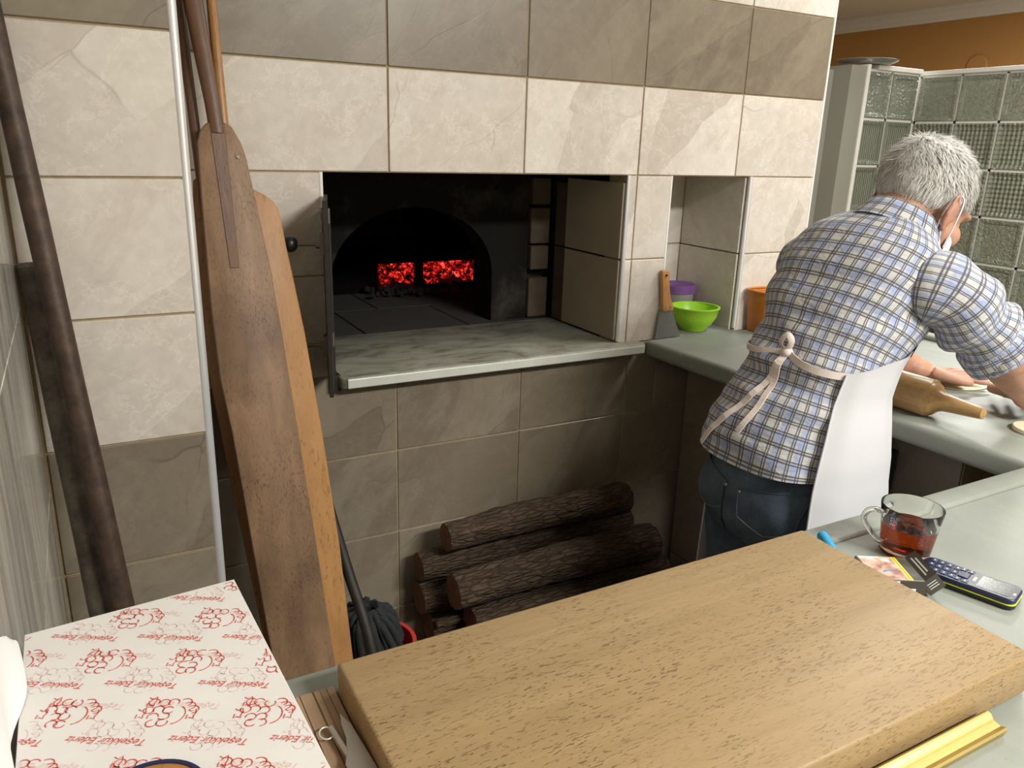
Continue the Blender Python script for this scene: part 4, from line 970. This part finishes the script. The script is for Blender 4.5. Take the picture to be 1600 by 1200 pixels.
# head frame
HM = Matrix.Translation((1.426, 0.970, 1.313)) @ Matrix.Rotation(math.radians(-3), 4, 'Z') @ Matrix.Rotation(math.radians(30), 4, 'Y') @ Matrix.Rotation(math.radians(3), 4, 'X')
H3 = HM.to_3x3()
def hp(x, y, z): return HM @ Vector((x, y, z))
def hell(c, r, rot=None): return ellipsoid(hp(*c), r, H3 @ (rot if rot else Matrix.Identity(3)))
B = []
B.append(hell((-0.014, 0, 0.034), (0.098, 0.076, 0.083)))          # skull
B.append(hell((0.030, 0, 0.022), (0.062, 0.064, 0.066)))           # forehead
B.append(hell((0.034, 0, -0.030), (0.058, 0.058, 0.072)))          # face
B.append(hell((0.030, 0, -0.074), (0.052, 0.051, 0.036)))          # jaw
B.append(hell((0.072, 0, -0.095), (0.020, 0.024, 0.017)))          # chin
B.append(tube([hp(0.088, 0, 0.012), hp(0.103, 0, -0.012), hp(0.112, 0, -0.034), hp(0.100, 0, -0.042)], [0.008, 0.010, 0.014, 0.009], 12))
for s in (-1, 1):
    B.append(hell((0.078, s * 0.028, 0.024), (0.016, 0.027, 0.009)))   # brow
    B.append(hell((0.062, s * 0.040, -0.024), (0.026, 0.022, 0.024)))  # cheek
    B.append(hell((0.103, s * 0.011, -0.036), (0.010, 0.008, 0.008)))  # nostril wing
    # ear: rim and inner shell
    er = [(-0.006, 0.0), (0.002, 0.030), (-0.012, 0.034), (-0.025, 0.026), (-0.029, 0.008), (-0.024, -0.012), (-0.012, -0.028), (-0.003, -0.030), (0.000, -0.014)]
    pth = [hp(0.002 + x, s * (0.074 + (-x) * 0.42), -0.012 + z) for x, z in er[1:]]
    B.append(tube(smooth_path(pth, 4), 0.0042, 8))
    B.append(hell((-0.010, s * 0.0765, -0.010), (0.017, 0.005, 0.028), Matrix.Rotation(s * 0.42, 3, 'Z')))
for z, r in ((-0.058, 0.012), (-0.068, 0.012)): B.append(hell((0.083, 0, z), (0.009, 0.021, 0.0055)))   # lips
neck0 = Vector((1.345, 0.978, 1.225))
B.append(tube([hp(-0.030, 0, -0.005), hp(-0.034, 0, -0.06), neck0 + Vector((0.03, -0.002, 0.03)), neck0 + Vector((-0.02, 0, -0.06))], [0.056, 0.056, 0.062, 0.085], 24))
# trunk inside the clothes
TR = [  # x, z, half depth, half width of the shirt
    (1.168, 0.828, 0.144, 0.164), (1.176, 0.875, 0.138, 0.160), (1.191, 0.93, 0.123, 0.148), (1.207, 0.98, 0.109, 0.133), (1.226, 1.03, 0.107, 0.132),
    (1.250, 1.085, 0.111, 0.140), (1.278, 1.135, 0.114, 0.151), (1.306, 1.180, 0.110, 0.158), (1.332, 1.217, 0.099, 0.151), (1.354, 1.243, 0.084, 0.124), (1.368, 1.258, 0.070, 0.094), (1.377, 1.268, 0.060, 0.072)]
def ring_at(i, sc=1.0, n=96, offs=0.0):
    x, z, a, b = TR[i]; j0, j1 = max(0, i - 1), min(len(TR) - 1, i + 1)
    tx = Vector((TR[j1][0] - TR[j0][0], 0, TR[j1][1] - TR[j0][1])).normalized(); fw = Vector((tx.z, 0, -tx.x))
    out = []
    for j in range(n):
        q = 2 * PI * j / n; c, s = math.cos(q), math.sin(q); e = 0.86
        out.append(Vector((x, BY, z)) + fw * (a * sc + offs) * math.copysign(abs(c) ** e, c) + Vector((0, 1, 0)) * (b * sc + offs) * math.copysign(abs(s) ** e, s))
    return out
B.append(loft([ring_at(i, 0.84, 32) for i in range(len(TR))]))
# arms: shoulder, elbow, wrist
RS, RE, RW = Vector((1.328, 0.830, 1.178)), Vector((1.472, 0.780, 1.060)), Vector((1.625, 0.793, 0.952))
LS, LE, LW = Vector((1.345, 1.140, 1.180)), Vector((1.490, 1.180, 1.022)), Vector((1.655, 1.066, 0.938))
for S, E, W_ in ((RS, RE, RW), (LS, LE, LW)):
    B.append(tube([S, S.lerp(E, 0.5), E, E.lerp(W_, 0.25), E.lerp(W_, 0.6), W_.lerp(E, 0.08), W_], [0.058, 0.052, 0.046, 0.047, 0.038, 0.029, 0.028], 20))
    B.append(ellipsoid(E, (0.047, 0.047, 0.047))); B.append(ellipsoid(W_, (0.036, 0.036, 0.0265)))
def hand(Wp, d, side, up=Vector((0, 0, 1)), drop=0.018, spread=1.0):
    """flat hand pressing on the table; side = direction of the thumb"""
    d = Vector(d).normalized(); sd = (Vector(side) - d * Vector(side).dot(d)).normalized(); out = []
    k0 = Wp + d * 0.012 - up * 0.002; k1 = Wp + d * 0.085 - up * drop
    n = 16; rings = []
    for f, wd, th in ((0, 0.029, 0.022), (0.3, 0.036, 0.020), (0.7, 0.043, 0.017), (1.0, 0.041, 0.012)):
        c = k0.lerp(k1, f); rings.append([c + sd * wd * math.cos(2 * PI * j / n) + up * th * 0.8 * math.sin(2 * PI * j / n) for j in range(n)])
    out.append(loft(rings))
    for off, ln, r, ang in ((0.031, 0.070, 0.0088, 0.14), (0.0105, 0.078, 0.0092, 0.03), (-0.0105, 0.072, 0.0088, -0.07), (-0.031, 0.056, 0.0078, -0.2)):
        dir_ = (d + sd * ang * spread).normalized(); b = k1 + sd * off - d * 0.012
        pts = [b, b + dir_ * ln * 0.42 + up * 0.004, b + dir_ * ln * 0.75 + up * 0.001, b + dir_ * (ln + 0.012) - up * 0.004]
        out.append(tube(smooth_path(pts, 3), [r * 1.08, r * 1.05, r * 1.02, r * 1.05, r, r * 0.97, r * 0.98, r * 0.9, r * 0.8, r * 0.6], 12))
    tb_ = k0 + d * 0.018 + sd * 0.026
    pts = [tb_, tb_ + d * 0.03 + sd * 0.022 - up * 0.006, tb_ + d * 0.055 + sd * 0.030 - up * 0.011, tb_ + d * 0.075 + sd * 0.031 - up * 0.014]
    out.append(tube(smooth_path(pts, 3), [0.015, 0.0142, 0.0132, 0.012, 0.0115, 0.0112, 0.011, 0.0105, 0.0095, 0.007], 12))
    return out
B += hand(LW, (0.87, -0.50, 0), (-0.50, -0.87, 0), drop=0.016)
B += hand(RW, (0.80, 0.60, 0), (-0.60, 0.80, 0), drop=0.020)
body = remesh('body', join(*B), M['skin'], man, 0.0036, 6)
# eyes
for s in (-1, 1): mk('eye', hell((0.0715, s * 0.030, 0.004), (0.0115, 0.0125, 0.0095)), M['eye'], man, smooth=80)
for s in (-1, 1):
    g = []
    for k in range(34):
        f = k / 33; p = hp(0.0945 - 0.012 * f * f, s * (0.012 + 0.036 * f), 0.0265 + 0.006 * math.sin(f * 3)); q = p + H3 @ Vector((0.006, s * 0.007, -0.001 + 0.004 * random.random()))
        g.append(tube([p - H3 @ Vector((0.004, 0, 0)), p.lerp(q, 0.5), q], [0.0012, 0.0010, 0.0003], 4))
    e_ = mk('eyebrow', join(*g), plain('dark_brow', (0.06, 0.05, 0.045), 0.7) if s < 0 else bpy.data.materials['dark_brow'], man); e_['kind'] = 'stuff'
# ---- shirt
def uvloft(rings, u_of, closed=True, v0=0.0):
    n = len(rings[0]); V = []; UV = []; v = v0
    for i, r in enumerate(rings):
        if i: v += sum((r[j] - rings[i - 1][j]).length for j in range(0, n, max(1, n // 8))) / len(range(0, n, max(1, n // 8)))
        for j in range(n + 1): V.append(r[j % n]); UV.append((u_of(j / n), v))
    m_ = n + 1; F = [(i * m_ + j, i * m_ + j + 1, (i + 1) * m_ + j + 1, (i + 1) * m_ + j) for i in range(len(rings) - 1) for j in range(n)]
    return V, F, UV
def interp_rings(R, k):
    out = []
    n = len(R[0])
    for i in range(len(R) - 1):
        p0, p1, p2, p3 = R[max(0, i - 1)], R[i], R[i + 1], R[min(len(R) - 1, i + 2)]
        for s in range(k):
            t = s / k
            out.append([0.5 * ((2 * p1[j]) + (p2[j] - p0[j]) * t + (2 * p0[j] - 5 * p1[j] + 4 * p2[j] - p3[j]) * t * t + (3 * p1[j] - p0[j] - 3 * p2[j] + p3[j]) * t ** 3) for j in range(n)])
    out.append(R[-1]); return out
def fold(p, amp, fx, seed):
    """soft cloth folds"""
    a = noise.noise(Vector((p.x * 5 + seed, p.y * 5, p.z * fx)))
    b = noise.noise(Vector((p.x * 11 + seed, p.y * 11 + 3, p.z * fx * 1.9)))
    return amp * (a + 0.5 * b)
R0 = interp_rings([ring_at(i) for i in range(len(TR))], 7)
cen = [sum(r, Vector()) / len(r) for r in R0]
SR = []
for i, r in enumerate(R0):
    f = i / (len(R0) - 1); rr = []
    for j, p in enumerate(r):
        d = (p - cen[i]); ln = d.length; d.normalize()
        am = 0.014 * (1 - 0.5 * f)
        hem = 0.006 * math.sin(j / len(r) * 2 * PI * 5 + 1) * max(0, 1 - f * 9)
        back = math.exp(-((j / len(r) - 0.5) / 0.16) ** 2)
        ridge = -0.006 * math.sin(p.z * 95 + 2.2 * noise.noise(p * 6)) * back * max(0, 1 - abs(p.z - 1.02) / 0.13)
        dia = 0.0065 * math.sin(70 * (p.z - 0.75 * (p.y - BY)) + 3 * noise.noise(p * 4)) * max(0, 1 - abs(p.z - 1.09) / 0.10) * max(0, noise.noise(p * 5 + Vector((4, 1, 2))) + 0.25)
        rr.append(p + d * (fold(p, am, 20, 1.0) + hem + ridge * 1.5 + dia))
    SR.append(rr)
# hem dips: front and back tails
for j in range(len(SR[0])):
    for i in range(4): SR[i][j] = SR[i][j] + Vector((0, 0, -0.012 * (1 - i / 4) * math.cos(j / len(SR[0]) * 4 * PI)))
V, F, UV = uvloft(SR, lambda u: u * 0.92)
shirt = mk('shirt', (V, F), M['plaid'], man, smooth=1, uv=UV, recalc=False)
def sleeve(P, R_, seed):
    pts = smooth_path(P, 8); N = len(pts); _, fr = frames(pts)
    rings = []
    for i, p in enumerate(pts):
        f = i / (N - 1); k = f * (len(R_) - 1); a = int(min(k, len(R_) - 2)); r = R_[a] + (R_[a + 1] - R_[a]) * (k - a)
        u, v = fr[i]; ring = []
        for j in range(64):
            q = 2 * PI * j / 64; d = u * math.cos(q) + v * math.sin(q); pp = p + d * r
            w_ = 0.0065 * math.sin(f * 26 + 2.5 * math.cos(q - 1.0) + seed) * min(1, f * 3) + fold(pp, 0.005, 7, seed)
            ring.append(pp + d * w_)
        rings.append(ring)
    return rings
def add_sleeve(S, E, W_, seed, cuffpos, inner):
    sh_in = S + Vector((-0.015, inner, 0.0))
    c_end = S.lerp(E, 0.97); rings = sleeve([sh_in, S, S.lerp(E, 0.45) + Vector((0, 0, -0.002)), S.lerp(E, 0.75), c_end], [0.050, 0.066, 0.066, 0.062, 0.057], seed)
    V, F, UV = uvloft(rings, lambda u: u * 0.54, v0=0.02); UV = [(p, q * 1.2) for p, q in UV]
    sl = mk('sleeve', (V, F), M['plaid'], shirt, smooth=1, uv=UV, recalc=False)
    # rolled cuff
    ax = (c_end - rings_center(rings[-6])).normalized()
    rr = []
    for k, (dz, ro) in enumerate(((-0.050, 0.002), (-0.045, 0.0065), (-0.02, 0.0085), (-0.002, 0.0075), (0.004, 0.002), (0.0, -0.006), (-0.01, -0.010))):
        c = rings_center(rings[-1]) + ax * dz
        rr.append([c + (p - rings_center(rings[-1])).normalized() * ((p - rings_center(rings[-1])).length + ro) for p in rings[-1]])
    V, F, UV = uvloft(rr, lambda u: u * 0.448, v0=0.01)
    mk('cuff', (V, F), M['plaid'], shirt, smooth=1, uv=UV, recalc=False)
def rings_center(r): return sum(r, Vector()) / len(r)
add_sleeve(RS, RE, RW, 2.0, 0.10, 0.055)
add_sleeve(LS, LE, LW, 5.0, 0.10, -0.055)
# collar
cn = Vector((1.376, 0.977, 1.263)); cax = Vector((0.52, -0.03, 0.85)).normalized(); cu_ = Vector((0, 1, 0)); cu_ = (cu_ - cax * cu_.dot(cax)).normalized(); cv_ = cax.cross(cu_)
rr = []
for dz, ro in ((-0.012, 0.076), (0.004, 0.0715), (0.022, 0.069), (0.032, 0.069), (0.033, 0.0725), (0.020, 0.078), (0.0, 0.087), (-0.014, 0.094)):
    rr.append([cn + cax * dz + cu_ * ro * 0.96 * math.cos(q) + cv_ * ro * 1.02 * math.sin(q) for q in [2 * PI * j / 48 for j in range(48)]])
V, F, UV = uvloft(rr, lambda u: u * 0.45); mk('collar', (V, F), M['plaid'], shirt, smooth=1, uv=UV, recalc=False)
# ---- jeans
JB = [loft([[Vector((x + a * math.cos(q), BY + b * math.sin(q), z)) for q in [2 * PI * j / 40 for j in range(40)]] for x, z, a, b in
    ((1.172, 0.885, 0.112, 0.138), (1.164, 0.84, 0.118, 0.146), (1.158, 0.78, 0.124, 0.154), (1.158, 0.72, 0.120, 0.152), (1.162, 0.68, 0.105, 0.142))])]
for s in (-1, 1):
    JB.append(tube([(1.158, BY + s * 0.074, 0.78), (1.164, BY + s * 0.077, 0.66), (1.178, BY + s * 0.082, 0.46), (1.172, BY + s * 0.088, 0.25), (1.160, BY + s * 0.092, 0.06)], [0.080, 0.080, 0.064, 0.056, 0.056], 28))
    JB.append(ellipsoid((1.112, BY + s * 0.068, 0.758), (0.066, 0.072, 0.078)))
jeans = remesh('jeans', join(*JB), M['denim'], man, 0.006, 8, disp=lambda p, n_: fold(p, 0.004, 14, 9.0))
jb = bvh_of(jeans)
def on_jeans(y, z, x0=0.7):
    h = jb.ray_cast(Vector((x0, y, z)), Vector((1, 0, 0))); return (h[0], h[1]) if h[0] is not None else (Vector((1.05, y, z)), Vector((-1, 0, 0)))
for s in (-1, 1):
    yc = BY + s * 0.074; n = 14; V, F = [], []
    def edge(z, f): return (0.062 if z > 0.66 else 0.062) * (1.0 if f < 0.75 else 1 - (f - 0.75) * 0.5)
    out = [(-0.066, 0.815), (0.066, 0.815), (0.060, 0.70), (0.0, 0.672), (-0.060, 0.70)]
    grid = []
    for i in range(n + 1):
        f = i / n; row = []
        for j in range(n + 1):
            g_ = j / n * 2 - 1; wd = 0.056 - 0.006 * f; z = 0.808 - 0.115 * f - 0.028 * f * (1 - abs(g_)) + 0.010 * g_ * s * (1 - f)
            p, nn = on_jeans(yc + g_ * wd, z); row.append(p + nn * 0.0022)
        grid.append(row)
    V, F = loft(grid, caps=False, closed=False)
    pk_ = mk('pocket', (V, F), M['denim'], jeans, smooth=1)
    bd_ = [grid[0][j] for j in range(n + 1)] + [grid[i][n] for i in range(1, n + 1)] + [grid[n][j] for j in range(n - 1, -1, -1)] + [grid[i][0] for i in range(n - 1, 0, -1)]
    bd_ = [p + Vector((-0.0008, 0, 0)) for p in bd_]
    mk('pocket_seam', tube(bd_ + [bd_[0]], 0.0013, 6), M['denim'], jeans)
    mk('pocket_seam', tube([p + Vector((-0.001, 0, -0.014)) for p in grid[0]], 0.0008, 6), M['stitch'], jeans)
    ar_ = [on_jeans(yc + (j / n * 2 - 1) * 0.052, 0.742 - 0.022 * (1 - abs(j / n * 2 - 1)))[0] + Vector((-0.0035, 0, 0)) for j in range(n + 1)]
    mk('pocket_seam', tube(ar_, 0.0008, 6), M['stitch'], jeans)
    mk('rivet', ellipsoid(grid[0][n if s < 0 else 0] + Vector((-0.001, 0, -0.008)), (0.002, 0.004, 0.004)), M['steel'], jeans)
for s in (-1, 1):
    mk('shoe', loft([[Vector((1.16 + x0 + lx * math.cos(q), BY + s * 0.105 + wy * math.sin(q), z)) for q in [2 * PI * j / 24 for j in range(24)]] for z, x0, lx, wy in ((0.001, 0.05, 0.135, 0.048), (0.03, 0.05, 0.138, 0.05), (0.06, 0.035, 0.115, 0.046), (0.085, 0.0, 0.07, 0.042), (0.10, -0.01, 0.058, 0.04))]), M['shoe'], man, smooth=50)
# ---- apron: wraps the front, edges at the sides
def apron_pt(a, z):
    """a: angle from straight ahead, negative towards the right-hand side"""
    if z > 0.83:
        k = 0
        while k < len(TR) - 2 and TR[k + 1][1] < z: k += 1
        f = (z - TR[k][1]) / (TR[k + 1][1] - TR[k][1]); x, _, hd_, hw = [TR[k][i] + (TR[k + 1][i] - TR[k][i]) * f for i in range(4)]
    else:
        f = (0.83 - z); x, hd_, hw = 1.168 - 0.04 * f, 0.145 + 0.07 * f, 0.165 + 0.05 * f
    c, s = math.cos(a), math.sin(a); e = 0.86
    w_ = 0.016 + 0.006 * noise.noise(Vector((a * 3.5, z * 2.2, 3.0))) + 0.010 * min(1, max(0, (0.95 - z) * 3)) * (1 + math.sin(a * 6.5 + z * 3)) * 0.6
    return Vector((x + (hd_ + w_) * math.copysign(abs(c) ** e, c), BY + (hw + w_) * math.copysign(abs(s) ** e, s), z))
NA, NZ = 60, 44; rows = []
for i in range(NZ + 1):
    f = i / NZ; row = []
    for j in range(NA + 1):
        g_ = j / NA * 2 - 1; a = g_ * math.radians((126 if g_ < 0 else 92) - 4 * f); top = 1.034 + 0.05 * (1 - abs(g_) ** 1.5)
        z = top + (0.42 - top) * f; row.append(apron_pt(a, z))
    rows.append(row)
V, F = loft(rows, caps=False, closed=False); k = len(V)
V2 = [tuple(Vector(p) + (Vector((BX, BY, p[2])) - Vector(p)).normalized() * 0.002) for p in V]
apron = mk('apron', (list(V) + V2, F + [tuple(i + k for i in q[::-1]) for q in F]), M['apron'], man, smooth=1)
mk('apron_hem', tube([Vector(r[0]) for r in rows[::2]], 0.0022, 6), M['apron'], apron, smooth=60)
mk('apron_hem', tube([Vector(r[-1]) for r in rows[::2]], 0.0022, 6), M['apron'], apron, smooth=60)
bib = []
for i in range(9):
    z = 1.05 + 0.018 * i; bib.append([apron_pt(g_, z) + Vector((0.004, 0, 0)) for g_ in [(-1 + 2 * j / 16) * math.radians(62 - 26 * i / 8) for j in range(17)]])
bv, bf = loft(bib, caps=False, closed=False); k = len(bv)
mk('bib', (list(bv) + [(p[0] - 0.002, p[1], p[2]) for p in bv], bf + [tuple(i + k for i in q[::-1]) for q in bf]), M['apron'], apron, smooth=1)
# waist tape round the back, knot and tails
sb = BVHTree.FromPolygons([v.co + WLOC[shirt.name] for v in shirt.data.vertices], [tuple(p.vertices) for p in shirt.data.polygons])
def on_shirt(a, z, off=0.004):
    c = Vector((1.20, BY, z)); d = Vector((math.cos(a), math.sin(a), 0)); h = sb.ray_cast(c + d * 0.6, -d)
    return (h[0] if h[0] is not None else c + d * 0.16) + d * off
def tape(pts, wd=0.010, th=0.0014):
    P, _ = frames(pts); V, F = [], []
    for i, p in enumerate(P):
        t = (P[min(i + 1, len(P) - 1)] - P[max(i - 1, 0)]).normalized(); c = Vector((1.20, BY, p.z)); out = (p - c).normalized(); s = t.cross(out).normalized()
        for a, b in ((-1, -1), (1, -1), (1, 1), (-1, 1)): V.append(tuple(p + s * wd / 2 * a + out * th * b))
        if i:
            o = 4 * i
            for q in range(4): F.append((o - 4 + q, o - 4 + (q + 1) % 4, o + (q + 1) % 4, o + q))
    F += [(3, 2, 1, 0), (len(V) - 4, len(V) - 3, len(V) - 2, len(V) - 1)]
    return V, F
KA = math.radians(190)                                  # where the knot sits on the back
kz = 1.052
ra, la_ = math.radians(360 - 106), math.radians(84)
mk('waist_tape', tape([on_shirt(ra + (KA - ra) * t / 24, 1.028 + (kz - 1.028) * t / 24 - 0.004 * math.sin(t / 24 * PI)) for t in range(25)], 0.013), M['tie'], apron)
mk('waist_tape', tape([on_shirt(la_ + (KA - la_) * t / 24, 1.028 + (kz - 1.028) * t / 24) for t in range(25)], 0.011), M['tie'], apron)
K = on_shirt(KA, kz, 0.008)
od = (K - Vector((1.20, BY, K.z))).normalized(); sd_ = Vector((-od.y, od.x, 0))
mk('knot', join(ellipsoid(K, (0.011, 0.011, 0.010)), tube(smooth_path([K, K + sd_ * 0.012 + Vector((0, 0, 0.024)) + od * 0.01, K + sd_ * 0.003 + Vector((0, 0, 0.035)) + od * 0.012, K + sd_ * -0.008 + Vector((0, 0, 0.018)) + od * 0.012, K], 5), [(0.002, 0.006)] * 21, 10)), M['tie'], apron, smooth=60)
def tail(a1, z1, wob, wd):
    P = []
    for t in range(22):
        f = t / 21; a = KA + (a1 - KA) * f + wob * math.sin(f * 7) * f; z = kz + (z1 - kz) * f
        P.append(on_shirt(a, max(z, 0.845), 0.005 + 0.003 * math.sin(f * 8)) + Vector((0, 0, min(0, z - 0.845))))
    mk('tape_tail', tape(P, wd), M['tie'], apron)
tail(math.radians(152), 0.855, 0.02, 0.012); tail(math.radians(181), 0.905, -0.03, 0.011)
# neck tape of the apron
mk('neck_tape', tape([cn + cax * -0.006 + cu_ * 0.088 * math.cos(q) + cv_ * 0.092 * math.sin(q) for q in [math.radians(90 + 180 + d) for d in range(-100, 101, 8)]], 0.011), M['apron'], apron)
# ---- hair: a close cap and short strands
hb = bvh_of(body); rh = random.Random(5)
def hairline(p):
    x, y, z = p; front = 0.078 - 0.02 * (abs(y) / 0.07) ** 2
    low = -0.036 if x < -0.055 else (-0.036 + (x + 0.055) / 0.055 * 0.048 if x < 0.0 else (0.012 + x * 0.5))
    return z > low and x < front and (z > 0.05 or x < 0.052)
cap = hell((-0.013, 0, 0.0355), (0.1025, 0.081, 0.0885))
inv = HM.inverted(); cv, cfc = ellipsoid(hp(-0.013, 0, 0.0355), (0.1015, 0.0795, 0.0875), H3, 64, 44)
keep = [f for f in cfc if all(hairline(inv @ Vector(cv[i])) for i in f)]
cv = [tuple(Vector(p) + (Vector(p) - hp(-0.013, 0, 0.03)).normalized() * 0.003 * noise.noise(Vector(p) * 70)) for p in cv]
used = sorted({i for f in keep for i in f}); rem = {i: k for k, i in enumerate(used)}
hair = mk('hair', ([cv[i] for i in used], [tuple(rem[i] for i in f) for f in keep]), M['hair'], man, smooth=1)
V, F = [], []; cnt = 0
while cnt < 9000:
    d = Vector((rh.gauss(0, 1), rh.gauss(0, 1), rh.gauss(0, 1))).normalized()
    lp = Vector((-0.013 + 0.100 * d.x, 0.0785 * d.y, 0.0355 + 0.086 * d.z))
    side = (-0.055 < lp.z < 0.02 and 0.012 < lp.x < 0.034 and abs(lp.y) > 0.05)
    if not hairline(lp):
        if not side: continue
        L0 = 0.008
    else: L0 = 0.024 if lp.z > 0.03 else 0.009 + 0.015 * max(0, (lp.z + 0.05) / 0.08)
    cnt += 1
    L = L0 * rh.uniform(0.6, 1.1); nrm = Vector((d.x / 0.1, d.y / 0.0785, d.z / 0.086)).normalized()
    flow = Vector((0.55 if lp.z > 0.02 else -0.2, 0.25 * math.copysign(1, lp.y), -0.75 if lp.z < 0.09 else -0.1)); flow = (flow - nrm * flow.dot(nrm)).normalized()
    flow = (flow + Vector((rh.gauss(0, .2), rh.gauss(0, .2), rh.gauss(0, .2)))).normalized()
    lift = 0.13 if lp.z > 0.02 else 0.08
    p0 = lp; p1 = lp + (flow * 0.85 + nrm * lift * 1.5).normalized() * L * 0.5; p2 = p1 + (flow + nrm * lift * 0.45).normalized() * L * 0.5
    sdv = flow.cross(nrm).normalized() * 0.00085
    o = len(V)
    for p, w_ in ((p0, 1), (p1, 0.8)):
        V += [tuple(HM @ (p + sdv * w_)), tuple(HM @ (p - sdv * w_))]
    V.append(tuple(HM @ p2)); F += [(o, o + 1, o + 3, o + 2), (o + 2, o + 3, o + 4)]
st = mk('strands', (V, F), M['hair'], hair, recalc=False); st['kind'] = 'stuff'
# ---- mask worn under the chin, ear loops
mr = []
for i in range(9):
    f = i / 8; row = []
    for j in range(21):
        a = (j / 20 * 2 - 1) * 1.45; z = -0.045 - 0.075 * f; rx, ry = 0.064 + 0.014 * math.sin(f * PI), 0.063
        row.append(hp(0.034 + rx * math.cos(a), ry * math.sin(a), z + 0.012 * (1 - math.cos(a))))
    mr.append(row)
mv, mf = loft(mr, caps=False, closed=False); k = len(mv)
mask = mk('face_mask', (list(mv) + [tuple(Vector(p) + (Vector(p) - hp(0.03, 0, -0.08)).normalized() * 0.0015) for p in mv], mf + [tuple(i + k for i in q[::-1]) for q in mf]), M['mask'], man, smooth=1)
for s in (-1, 1):
    mk('ear_loop', tube(smooth_path([hp(0.040, s * 0.064, -0.058), hp(0.022, s * 0.075, -0.02), hp(0.004, s * 0.080, 0.019), hp(-0.018, s * 0.082, 0.020), hp(-0.026, s * 0.079, 0.0), hp(-0.012, s * 0.071, -0.045), hp(0.012, s * 0.064, -0.085), hp(0.036, s * 0.060, -0.105)], 5), 0.0013, 8), M['mask'], mask, smooth=60)
